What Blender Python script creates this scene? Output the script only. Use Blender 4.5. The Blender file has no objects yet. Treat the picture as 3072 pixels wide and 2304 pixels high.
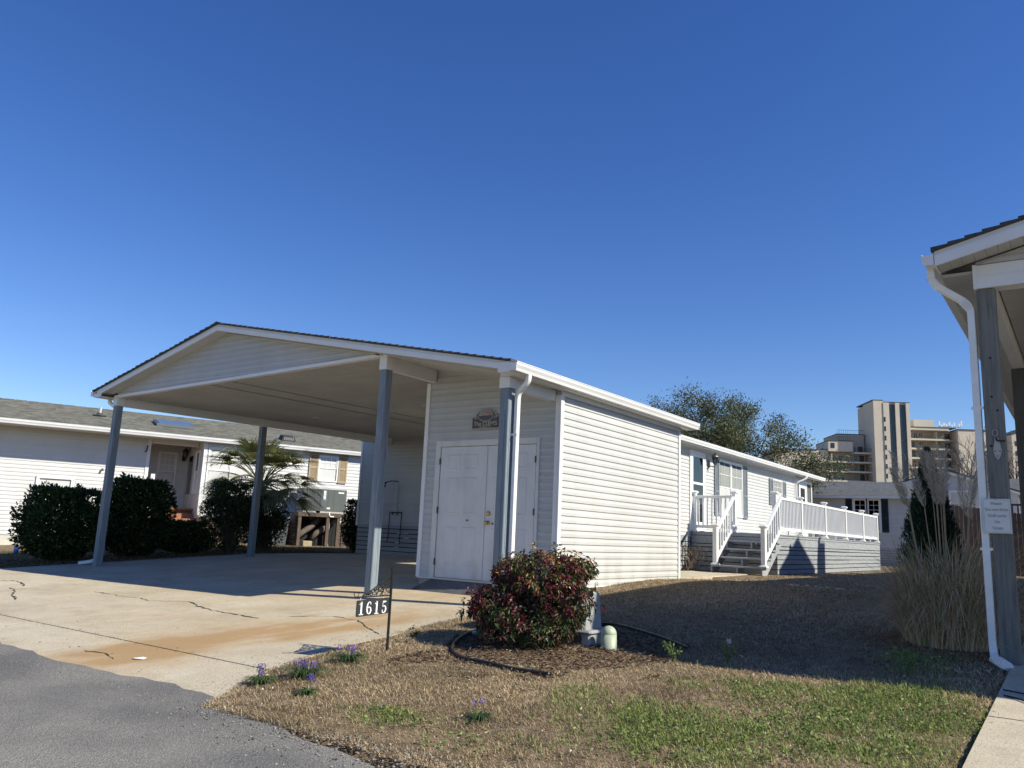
import bpy, math, random
import numpy as np
from mathutils import Matrix, Vector
R = random.Random(11)
rng = np.random.default_rng(11)
sc = bpy.context.scene
COL = sc.collection

# ---------------------------------------------------------------- camera
yaw, pitch, roll = -0.626, 0.186, 0.043
CAM = np.array([6.240, -9.8715, 0.7032])
fw = np.array([math.sin(yaw)*math.cos(pitch), math.cos(yaw)*math.cos(pitch), math.sin(pitch)])
rt = np.array([math.cos(yaw), -math.sin(yaw), 0.0])
up = np.cross(rt, fw)
rv = math.cos(roll)*rt+math.sin(roll)*up
uv = -math.sin(roll)*rt+math.cos(roll)*up
cd = bpy.data.cameras.new('camera')
cam = bpy.data.objects.new('camera', cd)
COL.objects.link(cam)
cam.matrix_world = Matrix(((rv[0], uv[0], -fw[0], CAM[0]), (rv[1], uv[1], -fw[1], CAM[1]), (rv[2], uv[2], -fw[2], CAM[2]), (0, 0, 0, 1)))
cd.sensor_width = 36.0
cd.lens = 36.0*2409.9/3072
cd.clip_start = 0.05
cd.clip_end = 3000
sc.camera = cam

# ---------------------------------------------------------------- world, sun, exposure
SUN_EL, SUN_AZ = math.radians(38.3), math.radians(12)     # azimuth from +X toward +Y
w = bpy.data.worlds.new('World')
sc.world = w
w.use_nodes = True
nt = w.node_tree
nt.nodes.clear()
sky = nt.nodes.new('ShaderNodeTexSky')
sky.sky_type = 'NISHITA'
sky.sun_disc = False
sky.sun_elevation = SUN_EL
sky.sun_rotation = math.radians(90)-SUN_AZ
sky.altitude = 10
sky.air_density = 0.95
sky.dust_density = 0.0
sky.ozone_density = 3.0
bg = nt.nodes.new('ShaderNodeBackground')
bg.inputs[1].default_value = 0.1
hs = nt.nodes.new('ShaderNodeHueSaturation')
hs.inputs['Saturation'].default_value = 1.27
hs.inputs['Hue'].default_value = 0.516
wo = nt.nodes.new('ShaderNodeOutputWorld')
nt.links.new(sky.outputs[0], hs.inputs['Color'])
nt.links.new(hs.outputs[0], bg.inputs[0])
nt.links.new(bg.outputs[0], wo.inputs[0])
sl = bpy.data.lights.new('sun', 'SUN')
sl.energy = 4.6
sl.angle = math.radians(0.53)
sl.color = (1.0, 0.945, 0.80)
so = bpy.data.objects.new('sun', sl)
COL.objects.link(so)
so.rotation_euler = Vector((-math.cos(SUN_EL)*math.cos(SUN_AZ), -math.cos(SUN_EL)*math.sin(SUN_AZ), -math.sin(SUN_EL))).to_track_quat('-Z', 'Y').to_euler()
so.location = (30, 0, 30)
vs = sc.view_settings
vs.view_transform = 'Standard'
vs.look = 'None'
vs.exposure = 0.52
vs.gamma = 1.0
vs.use_curve_mapping = False
sc.cycles.max_bounces = 6
sc.cycles.diffuse_bounces = 3
sc.cycles.transparent_max_bounces = 8
sc.cycles.use_denoising = True

# ---------------------------------------------------------------- mesh helpers
def sm(x, a, b):
    t = np.clip((np.asarray(x, float)-a)/(b-a), 0, 1)
    return t*t*(3-2*t)

class MB:
    def __init__(s, fr=None):
        s.v, s.f, s.n, s.fr = [], [], 0, fr
    def add(s, verts, faces):
        verts = np.asarray(verts, float).reshape(-1, 3)
        if s.fr is not None:
            verts = s.fr[0]+verts@s.fr[1]
        k = s.n
        s.v.append(verts)
        s.f += [[i+k for i in f] for f in faces]
        s.n += len(verts)
        return s
    def box(s, x0, x1, y0, y1, z0, z1, ch=0.0):
        if x0 > x1: x0, x1 = x1, x0
        if y0 > y1: y0, y1 = y1, y0
        if z0 > z1: z0, z1 = z1, z0
        if ch <= 0:
            v = [(x, y, z) for z in (z0, z1) for y in (y0, y1) for x in (x0, x1)]
            return s.add(v, [(0, 2, 3, 1), (4, 5, 7, 6), (0, 1, 5, 4), (2, 6, 7, 3), (0, 4, 6, 2), (1, 3, 7, 5)])
        # chamfered vertical and horizontal edges: stack of three octagonal-corner rings
        def ring(c, z):
            return [(x0+c[0], y0+c[1], z), (x0+c[1], y0+c[0], z), (x1-c[1], y0+c[0], z), (x1-c[0], y0+c[1], z),
                    (x1-c[0], y1-c[1], z), (x1-c[1], y1-c[0], z), (x0+c[1], y1-c[0], z), (x0+c[0], y1-c[1], z)]
        a, b = ch, 0.0
        rs = [ring((ch, 2*ch), z0), ring((0, ch), z0+ch), ring((0, ch), z1-ch), ring((ch, 2*ch), z1)]
        return s.loft(rs)
    def loft(s, rings, cap=True, closed=True):
        n = len(rings[0])
        v = [p for r in rings for p in r]
        f = []
        for k in range(len(rings)-1):
            for i in range(n if closed else n-1):
                j = (i+1) % n
                f.append((k*n+i, k*n+j, (k+1)*n+j, (k+1)*n+i))
        if cap and closed:
            f.append(tuple(range(n-1, -1, -1)))
            f.append(tuple((len(rings)-1)*n+i for i in range(n)))
        return s.add(v, f)
    def prism(s, prof, ax, t0, t1):
        def P(a, b, t):
            return {'x': (t, a, b), 'y': (a, t, b), 'z': (a, b, t)}[ax]
        return s.loft([[P(a, b, t0) for a, b in prof], [P(a, b, t1) for a, b in prof]])
    def tube(s, path, r, n=8, cap=True):
        path = [np.asarray(p, float) for p in path]
        rr = r if hasattr(r, '__len__') else [r]*len(path)
        rings = []
        ref = None
        for i, p in enumerate(path):
            t = path[min(i+1, len(path)-1)]-path[max(i-1, 0)]
            t = t/(np.linalg.norm(t)+1e-9)
            if ref is None:
                a = np.array([0, 0, 1.0]) if abs(t[2]) < .9 else np.array([1.0, 0, 0])
                ref = np.cross(t, a)
            ref = ref-t*(ref@t)
            ref /= np.linalg.norm(ref)+1e-9
            b = np.cross(t, ref)
            rings.append([p+rr[i]*(math.cos(2*math.pi*k/n)*ref+math.sin(2*math.pi*k/n)*b) for k in range(n)])
        return s.loft(rings, cap)
    def rtube(s, path, a, b, side):
        """rectangular tube: half sizes a along `side`, b along the other normal"""
        path = [np.asarray(p, float) for p in path]
        side = np.asarray(side, float)
        rings = []
        for i, p in enumerate(path):
            t = path[min(i+1, len(path)-1)]-path[max(i-1, 0)]
            t = t/np.linalg.norm(t)
            u = side-t*(side@t)
            u /= np.linalg.norm(u)
            q = np.cross(t, u)
            c = .8
            rings.append([p+u*a*x+q*b*y for x, y in ((-1, -c), (-c, -1), (c, -1), (1, -c), (1, c), (c, 1), (-c, 1), (-1, c))])
        return s.loft(rings)
    def bar(s, p, q, a, b, side=(0, 0, 1)):
        p, q, side = [np.asarray(t, float) for t in (p, q, side)]
        t = (q-p)/np.linalg.norm(q-p)
        u = side-t*(side@t)
        if np.linalg.norm(u) < 1e-6:
            u = np.array([1.0, 0, 0])
        u /= np.linalg.norm(u)
        k = np.cross(t, u)
        rs = [[e+u*a*x+k*b*y for x, y in ((-1, -1), (1, -1), (1, 1), (-1, 1))] for e in (p, q)]
        return s.loft(rs)
    def mesh(s, name):
        m = bpy.data.meshes.new(name)
        vv = np.concatenate(s.v) if s.v else np.zeros((0, 3))
        m.from_pydata(vv.tolist(), [], [tuple(f) for f in s.f])
        m.update()
        return m

def link(o, parent=None):
    COL.objects.link(o)
    if parent is not None:
        o.parent = parent
        if parent.type == 'EMPTY':
            o.matrix_parent_inverse = Matrix.Translation(-Vector(parent.location))
    return o

def tag(o, label=None, cat=None, group=None, kind=None):
    if label: o['label'] = label
    if cat: o['category'] = cat
    if group: o['group'] = group
    if kind: o['kind'] = kind
    return o

def ob(name, mb, mat, parent=None, smooth=False, loc=None):
    m = mb if isinstance(mb, bpy.types.Mesh) else mb.mesh(name)
    if mat is not None and not m.materials:
        m.materials.append(mat)
    if smooth:
        m.polygons.foreach_set('use_smooth', [True]*len(m.polygons))
    o = bpy.data.objects.new(name, m)
    if loc is not None:
        o.location = loc
    return link(o, parent)

def thing(name, loc, label, cat, group=None):
    o = bpy.data.objects.new(name, None)
    o.location = loc
    o.empty_display_size = .2
    COL.objects.link(o)
    return tag(o, label, cat, group)

def B(*a, fr=None, ch=0.0):
    return MB(fr).box(*a, ch=ch)

def cloud(name, V, F, colr, mat, parent=None, smooth=False):
    """V (N,k,3) little shapes, F faces of one shape, colr (N,3) -> one mesh with colour attribute"""
    N, k = V.shape[:2]
    m = bpy.data.meshes.new(name)
    F = [list(f) for f in F]
    lens = np.array([len(f) for f in F])
    flat = np.concatenate([np.array(f) for f in F])
    m.vertices.add(N*k)
    m.vertices.foreach_set('co', V.reshape(-1).astype(np.float32))
    idx = (np.arange(N)[:, None]*k+flat[None, :]).reshape(-1)
    m.loops.add(len(idx))
    m.loops.foreach_set('vertex_index', idx.astype(np.int32))
    tot = np.tile(lens, N)
    st = np.concatenate([[0], np.cumsum(tot)[:-1]])
    m.polygons.add(len(tot))
    m.polygons.foreach_set('loop_start', st.astype(np.int32))
    m.polygons.foreach_set('loop_total', tot.astype(np.int32))
    m.update(calc_edges=True)
    at = m.color_attributes.new('col', 'FLOAT_COLOR', 'POINT')
    c4 = np.ones((N, k, 4), np.float32)
    c4[:, :, :3] = colr[:, None, :] if colr.ndim == 2 else colr
    at.data.foreach_set('color', c4.reshape(-1))
    m.materials.append(mat)
    if smooth:
        m.polygons.foreach_set('use_smooth', [True]*len(m.polygons))
    o = bpy.data.objects.new(name, m)
    return link(o, parent)

# ---------------------------------------------------------------- materials
def rgb(r, g, b):
    return (r, g, b, 1.0)

MATS = {}
def M(name, col, rough=.6, col2=None, scale=3.0, stretch=(1, 1, 1), detail=4, bump=0.0, bscale=60.0, spec=.5, rnd=0.0, lo=.35, hi=.65, metal=0.0, world=True, dirt=0.0):
    if name in MATS:
        return MATS[name]
    m = bpy.data.materials.new(name)
    m.use_nodes = True
    t = m.node_tree
    N, L = t.nodes, t.links
    p = N['Principled BSDF']
    p.inputs['Roughness'].default_value = rough
    p.inputs['Specular IOR Level'].default_value = spec
    p.inputs['Metallic'].default_value = metal
    geo = N.new('ShaderNodeNewGeometry')
    mp = N.new('ShaderNodeMapping')
    mp.inputs['Scale'].default_value = stretch
    L.new(geo.outputs['Position'], mp.inputs['Vector'])
    out = None
    if col2 is not None:
        nz = N.new('ShaderNodeTexNoise')
        nz.inputs['Scale'].default_value = scale
        nz.inputs['Detail'].default_value = detail
        nz.inputs['Roughness'].default_value = .62
        L.new(mp.outputs[0], nz.inputs['Vector'])
        mr = N.new('ShaderNodeMapRange')
        mr.inputs[1].default_value = lo
        mr.inputs[2].default_value = hi
        L.new(nz.outputs['Fac'], mr.inputs[0])
        mx = N.new('ShaderNodeMix')
        mx.data_type = 'RGBA'
        mx.inputs[6].default_value = rgb(*col)
        mx.inputs[7].default_value = rgb(*col2)
        L.new(mr.outputs[0], mx.inputs[0])
        out = mx.outputs[2]
    if dirt > 0 and out is not None:
        nd_ = N.new('ShaderNodeTexNoise'); nd_.inputs['Scale'].default_value = 2.2; nd_.inputs['Detail'].default_value = 8
        mp2 = N.new('ShaderNodeMapping'); mp2.inputs['Scale'].default_value = (1.5, 1.5, .5)
        L.new(geo.outputs['Position'], mp2.inputs[0]); L.new(mp2.outputs[0], nd_.inputs['Vector'])
        sz = N.new('ShaderNodeSeparateXYZ'); L.new(geo.outputs['Position'], sz.inputs[0])
        fz = N.new('ShaderNodeMapRange'); fz.inputs[1].default_value = .55; fz.inputs[2].default_value = -.05; fz.inputs[3].default_value = .25; fz.inputs[4].default_value = 1.0
        L.new(sz.outputs[2], fz.inputs[0])
        fn = N.new('ShaderNodeMapRange'); fn.inputs[1].default_value = .45; fn.inputs[2].default_value = .75; fn.inputs[4].default_value = dirt
        L.new(nd_.outputs['Fac'], fn.inputs[0])
        mm = N.new('ShaderNodeMath'); mm.operation = 'MULTIPLY'
        L.new(fz.outputs[0], mm.inputs[0]); L.new(fn.outputs[0], mm.inputs[1])
        mx3 = N.new('ShaderNodeMix'); mx3.data_type = 'RGBA'
        L.new(mm.outputs[0], mx3.inputs[0]); L.new(out, mx3.inputs[6]); mx3.inputs[7].default_value = rgb(.30, .26, .19)
        out = mx3.outputs[2]
    if rnd > 0:
        oi = N.new('ShaderNodeObjectInfo')
        hv = N.new('ShaderNodeHueSaturation')
        ma = N.new('ShaderNodeMath')
        ma.operation = 'MULTIPLY_ADD'
        ma.inputs[1].default_value = 2*rnd
        ma.inputs[2].default_value = 1-rnd
        L.new(oi.outputs['Random'], ma.inputs[0])
        L.new(ma.outputs[0], hv.inputs['Value'])
        if out is None:
            hv.inputs['Color'].default_value = rgb(*col)
        else:
            L.new(out, hv.inputs['Color'])
        out = hv.outputs[0]
    if out is None:
        p.inputs['Base Color'].default_value = rgb(*col)
    else:
        L.new(out, p.inputs['Base Color'])
    if bump > 0:
        nb = N.new('ShaderNodeTexNoise')
        nb.inputs['Scale'].default_value = bscale
        nb.inputs['Detail'].default_value = 3
        L.new(mp.outputs[0], nb.inputs['Vector'])
        bp = N.new('ShaderNodeBump')
        bp.inputs['Strength'].default_value = bump
        bp.inputs['Distance'].default_value = .01
        L.new(nb.outputs['Fac'], bp.inputs['Height'])
        L.new(bp.outputs[0], p.inputs['Normal'])
    MATS[name] = m
    return m

def leafmat(name, rough=.5, trans=.25, spec=.4):
    m = bpy.data.materials.new(name)
    m.use_nodes = True
    t = m.node_tree
    N, L = t.nodes, t.links
    p = N['Principled BSDF']
    p.inputs['Roughness'].default_value = rough
    p.inputs['Specular IOR Level'].default_value = spec
    a = N.new('ShaderNodeAttribute')
    a.attribute_name = 'col'
    L.new(a.outputs['Color'], p.inputs['Base Color'])
    if trans > 0:
        tr = N.new('ShaderNodeBsdfTranslucent')
        L.new(a.outputs['Color'], tr.inputs['Color'])
        mx = N.new('ShaderNodeMixShader')
        mx.inputs[0].default_value = trans
        L.new(p.outputs[0], mx.inputs[1])
        L.new(tr.outputs[0], mx.inputs[2])
        L.new(mx.outputs[0], N['Material Output'].inputs[0])
    return m

def glassmat(name, tint=(.75, .8, .82), base=.06):
    m = bpy.data.materials.new(name)
    m.use_nodes = True
    t = m.node_tree
    N, L = t.nodes, t.links
    N.remove(N['Principled BSDF'])
    tr = N.new('ShaderNodeBsdfTransparent')
    tr.inputs[0].default_value = rgb(*tint)
    gl = N.new('ShaderNodeBsdfGlossy')
    gl.inputs['Roughness'].default_value = .03
    fr = N.new('ShaderNodeFresnel')
    fr.inputs[0].default_value = 1.5
    ad = N.new('ShaderNodeMath')
    ad.operation = 'ADD'
    ad.inputs[1].default_value = base
    L.new(fr.outputs[0], ad.inputs[0])
    mx = N.new('ShaderNodeMixShader')
    L.new(ad.outputs[0], mx.inputs[0])
    L.new(tr.outputs[0], mx.inputs[1])
    L.new(gl.outputs[0], mx.inputs[2])
    L.new(mx.outputs[0], N['Material Output'].inputs[0])
    return m

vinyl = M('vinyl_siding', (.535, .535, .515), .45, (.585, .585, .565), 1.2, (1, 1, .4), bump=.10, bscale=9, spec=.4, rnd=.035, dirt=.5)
vinyl_shaded = M('vinyl_siding_shaded', (.46, .47, .465), .5, (.51, .515, .51), 1.5, (1, 1, .4), spec=.35, rnd=.035, dirt=.5, bump=.1, bscale=9)  # darker copy of vinyl; shade of the front-facing walls put into its colour
white = M('white_trim_paint', (.78, .78, .77), .45, (.70, .70, .68), 2.0, detail=6, lo=.45, hi=.8, spec=.4)
whitev = M('white_railing_vinyl', (.86, .86, .85), .35, (.82, .82, .80), 2.0, spec=.4)
soffm = M('soffit_cream', (.54, .53, .50), .5, (.48, .47, .445), 1.3, spec=.35, rnd=.03)
doorm = M('door_paint', (.70, .70, .71), .4, (.63, .63, .63), 2.5, detail=8, spec=.4, dirt=.55, bump=.08, bscale=14)
gutterm = M('gutter_white', (.84, .84, .83), .35, (.76, .76, .74), 3, (1, .3, 3), spec=.5)
postm = M('post_grey_paint', (.155, .195, .235), .6, (.24, .28, .31), 6, (6, 6, .5), detail=6, bump=.25, bscale=40)
conc_f = M('foundation_concrete', (.42, .39, .34), .9, (.34, .31, .27), 4, bump=.3)
shing_d = M('shingle_dark', (.045, .045, .05), .9, (.075, .075, .08), 20, bump=.5, bscale=90, rnd=.12)
greyw = M('grey_deck_paint', (.27, .29, .31), .65, (.36, .38, .39), 5, (4, .6, 4), detail=6, bump=.25, bscale=35, rnd=.06)
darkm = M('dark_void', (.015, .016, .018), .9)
glass = glassmat('window_glass')
glassd = M('dark_window_glass', (.02, .025, .03), .06, spec=.7)
black = M('black_metal', (.012, .012, .013), .45, spec=.5)
brass = M('brass', (.55, .38, .12), .3, metal=1.0)
steel = M('tread_plate_steel', (.20, .20, .21), .5, (.14, .14, .15), 8, metal=.5)
curtain = M('white_curtain', (.72, .72, .70), .9, (.55, .56, .56), 9, (3, 3, .3))
LEAF = leafmat('leaf', .6, .2, .2)
GRASSM = leafmat('grass_blades', .7, .15, .2)
# ---------------------------------------------------------------- ground
def zg(y):
    y = np.asarray(y, float)
    yy = np.maximum(y, -6.25)
    return np.where(yy < 3, -.2+.055*yy, np.where(yy < 6, -.035+.035*(1-(1-(yy-3)/3)**2), 0.0))

def zd(x, y):      # driveway top
    return zg(y)+.055*sm(x, -8, -2.2)*sm(y, -3, -.6)*(1-sm(y, 2, 5))

XR_Y = [-7, -6.2, -5.61, -5.3, -4.85, -4.1, -3.4, -2.76, -1.9, 0, 5]
XR_X = [1.5, 1.10, .74, .57, .39, .2, .1, .02, 0.0, 0.0, 0.0]
def xr(y):         # right edge of the driveway
    return np.interp(y, XR_Y, XR_X)

def zl(x, y):      # lawn
    x, y = np.asarray(x, float), np.asarray(y, float)
    b = .10*sm(y, -2.6, -.1)*(1-sm(y, 2.5, 5.5))*sm(x, -.6, .1)*(1-sm(x, 2.5, 5.2))
    und = .012*np.sin(1.7*x+.6*y)*np.sin(1.1*y-.4*x)
    bank = .025*sm(y, -6.15, -5.3)*sm(x-xr(y), 0, .5)
    lh = -.22*sm(-x, 14.5, 20)*(1-sm(y, 5, 9))
    bed = .02*np.exp(-(((x-1.75)/.75)**2+((y+3.05)/.8)**2))
    return zg(y)+b+und+bank*(1-sm(x, 5.3, 5.65))+lh+bed

def axis(parts):
    out = []
    for a, b, n in parts:
        out += list(np.linspace(a, b, n, endpoint=False))
    return np.array(out+[parts[-1][1]])

gx = axis([(-900, -60, 8), (-60, -20, 14), (-20, 7, 150), (7, 30, 20), (30, 900, 8)])
gy = axis([(-900, -60, 6), (-60, -14, 8), (-14, 14, 150), (14, 40, 20), (40, 1500, 10)])
GX, GY = np.meshgrid(gx, gy)
GZ = zl(GX, GY)
onroad = GY < -6.24
ondrive = (GX > -11.0) & (GX < xr(GY)-.06) & (GY > -6.4) & (GY < 7.1)
GZ = np.where(onroad, -.68, GZ)
GZ = np.where(ondrive, zd(GX, GY)-.14, GZ)
nx, ny = len(gx), len(gy)
gm = bpy.data.meshes.new('ground')
ii = np.arange(nx*ny).reshape(ny, nx)
qs = np.stack([ii[:-1, :-1], ii[:-1, 1:], ii[1:, 1:], ii[1:, :-1]], -1).reshape(-1, 4)
gm.from_pydata(np.stack([GX, GY, GZ], -1).reshape(-1, 3).tolist(), [], qs.tolist())
gm.polygons.foreach_set('use_smooth', [True]*len(gm.polygons))

soil = M('dry_lawn_soil', (.27, .20, .125), .95, (.13, .098, .06), 6, detail=8, bump=.6, bscale=60, spec=.1)
g = ob('ground', gm, soil)
tag(g, 'ground of dry brown winter lawn around the houses', kind='structure')

# green patches shared by soil blades
PATCH = [(2.35, -5.75, .38, .2, .9), (3.7, -4.75, .7, .4, .8), (4.9, -4.4, .75, .8, 1.1), (5.1, -3.3, .6, .7, 1.0), (4.2, -5.2, .6, .45, .95), (3.1, -5.9, .5, .35, .5), (3.0, -4.45, .3, .25, .5), (2.75, -4.05, .3, .15, .4), (4.3, -3.4, .5, .35, .8), (3.6, -3.7, .5, .3, .35), (4.4, 1.5, .6, .7, .6), (3.4, 2.8, .7, .5, .45), (4.9, -1.6, .4, .6, .8), (.5, 3.3, .25, .4, .4)]
def green(x, y):
    g = np.zeros_like(x)
    for a, b, s, t, k in PATCH:
        g += k*np.exp(-(((x-a)/s)**2+((y-b)/t)**2))
    return g

def hash_noise(x, y, s):
    a = np.floor(x*s).astype(int); b = np.floor(y*s).astype(int)
    fx = x*s-a; fy = y*s-b
    fx = fx*fx*(3-2*fx); fy = fy*fy*(3-2*fy)
    def h(i, j):
        k = np.sin(i*127.1+j*311.7)*43758.5453
        return k-np.floor(k)
    return (h(a, b)*(1-fx)+h(a+1, b)*fx)*(1-fy)+(h(a, b+1)*(1-fx)+h(a+1, b+1)*fx)*fy

EDGE = [(.71, -2.5), (.8, -2.8), (.92, -3.2), (1.15, -3.62), (1.4, -3.92), (1.68, -4.1), (1.95, -4.14), (2.3, -4.2), (2.62, -4.17)]
def in_bed(x, y):
    cx, cy = 1.95, -3.0
    return (((x-cx)/1.05)**2+((y-cy)/1.12)**2) < .78+.45*hash_noise(np.asarray(x, float), np.asarray(y, float), 3.5)

def lawn_ok(x, y):
    ok = (y > -6.28-.06*hash_noise(x, y*0, 3)) & (x > xr(y)+.0-.05*hash_noise(x*0, y, 4)) & ~in_bed(x, y)
    ok &= (hash_noise(x+1.7, y+.3, 6.5) > .10) | (hash_noise(x*1.3, y, 21) > .6)
    ok &= (x < 5.62+.06*np.sin(y*3)+.12*sm(y, -2.6, -1.5))
    ok &= ~((x < .0) & (y > -.1) & (y < 4.3))
    ok &= ~((x < -.45) & (y >= 4.2) & (y < 11))
    ok &= ~((x < -.33) & (y >= 10.8))
    return ok

def blades(n, bx, by, L0, L1, W, seed, lean=1.0):
    g = np.random.default_rng(seed)
    x = g.uniform(*bx, n); y = g.uniform(*by, n)
    k = lawn_ok(x, y)
    x, y = x[k], y[k]
    gr = green(x, y)*(.25+.9*hash_noise(x, y, 5)+.6*(hash_noise(x+3, y+7, 13)-.3))+.35*(hash_noise(x+9, y, 2.3)-.62)
    isg = g.uniform(0, 1, len(x)) < np.clip(gr*.9-.14, .012, .8)
    z = zl(x, y)
    Ln = g.uniform(L0, L1, len(x))*np.where(isg, 1.0, .85)*(.45+.6*hash_noise(x, y, 1.7)+.7*hash_noise(x+4, y+2, 9))
    az = g.uniform(0, 2*math.pi, len(x))
    le = np.where(isg, g.uniform(.3, 1.25, len(x)), g.uniform(.7, 1.62, len(x)))*lean
    d = np.stack([np.cos(az)*np.sin(le), np.sin(az)*np.sin(le), np.cos(le)], -1)
    sd = np.stack([-np.sin(az), np.cos(az), 0*az], -1)*(W*g.uniform(.7, 1.4, len(x)))[:, None]
    b = np.stack([x, y, z-.006], -1)
    mid = b+d*(Ln*.55)[:, None]+np.array([0, 0, 1.])*(Ln*.06)[:, None]
    tip = b+d*Ln[:, None]-np.array([0, 0, 1.])*(Ln*.10)[:, None]
    V = np.stack([b-sd, b+sd, mid+sd*.8, mid-sd*.8, tip], 1)
    t = g.uniform(0, 1, (len(x), 1))
    t2 = hash_noise(x, y, 1.1)[:, None]
    dry = (1-t)*np.array([.33, .235, .14])+t*np.array([.58, .46, .29])
    dry = dry*(.62+.75*t2)*np.where(g.uniform(0, 1, (len(x), 1)) < .22, .38, 1.0)
    gc = (1-t)*np.array([.12, .165, .04])+t*np.array([.33, .37, .12])
    c = np.where(isg[:, None], gc, dry)
    return V, c

Va, ca = blades(290000, (-.1, 5.8), (-6.4, -2.0), .022, .062, .0019, 3)
Vb, cb = blades(150000, (-.5, 5.8), (-2.0, 4.5), .025, .065, .0027, 4)
Vc, cc = blades(90000, (-.6, 7.5), (4.5, 24), .03, .07, .005, 5)
tag(cloud('lawn_grass', np.concatenate([Va, Vb, Vc]), [(0, 1, 2, 3), (3, 2, 4)], np.concatenate([ca, cb, cc]), GRASSM),
    'dry brown lawn grass with green patches between the driveway and the path', 'grass', kind='stuff')
# far left verge between hedge and neighbouring house
g_ = np.random.default_rng(8)
n = 30000
x = g_.uniform(-17, -11.1, n); y = g_.uniform(-6.2, 9, n)
az = g_.uniform(0, 6.28, n); le = g_.uniform(.2, 1.3, n); Ln = g_.uniform(.04, .09, n)
b = np.stack([x, y, zl(x, y)], -1)
d = np.stack([np.cos(az)*np.sin(le), np.sin(az)*np.sin(le), np.cos(le)], -1)
sd = np.stack([-np.sin(az), np.cos(az), 0*az], -1)*.005
t = g_.uniform(0, 1, (n, 1))
tag(cloud('verge_grass', np.stack([b-sd, b+sd, b+d*Ln[:, None]], 1), [(0, 1, 2)], (1-t)*np.array([.16, .12, .07])+t*np.array([.12, .13, .05]), GRASSM),
    'thin dry grass and weeds by the hedges in front of the left house', 'grass', kind='stuff')

# ---------------------------------------------------------------- road
def asphalt():
    m = bpy.data.materials.new('asphalt')
    m.use_nodes = True
    N, L = m.node_tree.nodes, m.node_tree.links
    p = N['Principled BSDF']
    p.inputs['Roughness'].default_value = .85
    p.inputs['Specular IOR Level'].default_value = .25
    geo = N.new('ShaderNodeNewGeometry')
    vo = N.new('ShaderNodeTexVoronoi'); vo.inputs['Scale'].default_value = 120
    L.new(geo.outputs['Position'], vo.inputs['Vector'])
    n1 = N.new('ShaderNodeTexNoise'); n1.inputs['Scale'].default_value = 1.1; n1.inputs['Detail'].default_value = 6
    L.new(geo.outputs['Position'], n1.inputs['Vector'])
    cr = N.new('ShaderNodeValToRGB')
    cr.color_ramp.elements[0].color = rgb(.15, .147, .138); cr.color_ramp.elements[0].position = .1
    cr.color_ramp.elements[1].color = rgb(.30, .285, .26); cr.color_ramp.elements[1].position = .95
    e = cr.color_ramp.elements.new(.55); e.color = rgb(.21, .205, .19)
    L.new(vo.outputs['Color'], cr.inputs[0])
    mx = N.new('ShaderNodeMix'); mx.data_type = 'RGBA'; mx.blend_type = 'MULTIPLY'; mx.inputs[0].default_value = 1
    c2 = N.new('ShaderNodeValToRGB')
    c2.color_ramp.elements[0].color = rgb(.66, .66, .68); c2.color_ramp.elements[0].position = .34
    c2.color_ramp.elements[1].color = rgb(1.12, 1.09, 1.04); c2.color_ramp.elements[1].position = .68
    L.new(n1.outputs['Fac'], c2.inputs[0])
    L.new(cr.outputs[0], mx.inputs[6]); L.new(c2.outputs[0], mx.inputs[7])
    L.new(mx.outputs[2], p.inputs['Base Color'])
    bp = N.new('ShaderNodeBump'); bp.inputs['Strength'].default_value = .8; bp.inputs['Distance'].default_value = .006
    L.new(vo.outputs['Distance'], bp.inputs['Height']); L.new(bp.outputs[0], p.inputs['Normal'])
    return m

rx = np.concatenate([[-300, -60], np.linspace(-20, 12, 161), [60, 300]])
edge = -6.22+.05*np.sin(rx*2.1)+.03*np.sin(rx*7.3+1)-.28*sm(rx, 1.6, 3.2)
edge[np.abs(rx) > 30] = -6.22
edge = np.where((rx > -11.2) & (rx < 1.05), -6.12+.045*np.sin(rx*1.9+.5)+.02*np.sin(rx*6.1)+.02*np.sin(rx*14.7+2), edge)
vv, ff = [], []
for i, (a, e_) in enumerate(zip(rx, edge)):
    ov = -11.2 < a < 1.05
    vv += [(a, e_, -.62), (a, e_, float(zg(e_))+.006 if ov else -.545), (a, e_-.25, -.538 if ov else -.543), (a, e_-2.5, -.52), (a, -13.2, -.53)]
    if i:
        for k in range(4):
            o0 = (i-1)*5+k
            ff.append((o0, o0+5, o0+6, o0+1))
road = MB().add(vv, [f[::-1] for f in ff])
tag(ob('road', road, asphalt(), smooth=False), 'worn grey asphalt street in front of the driveway', kind='structure')

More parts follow.
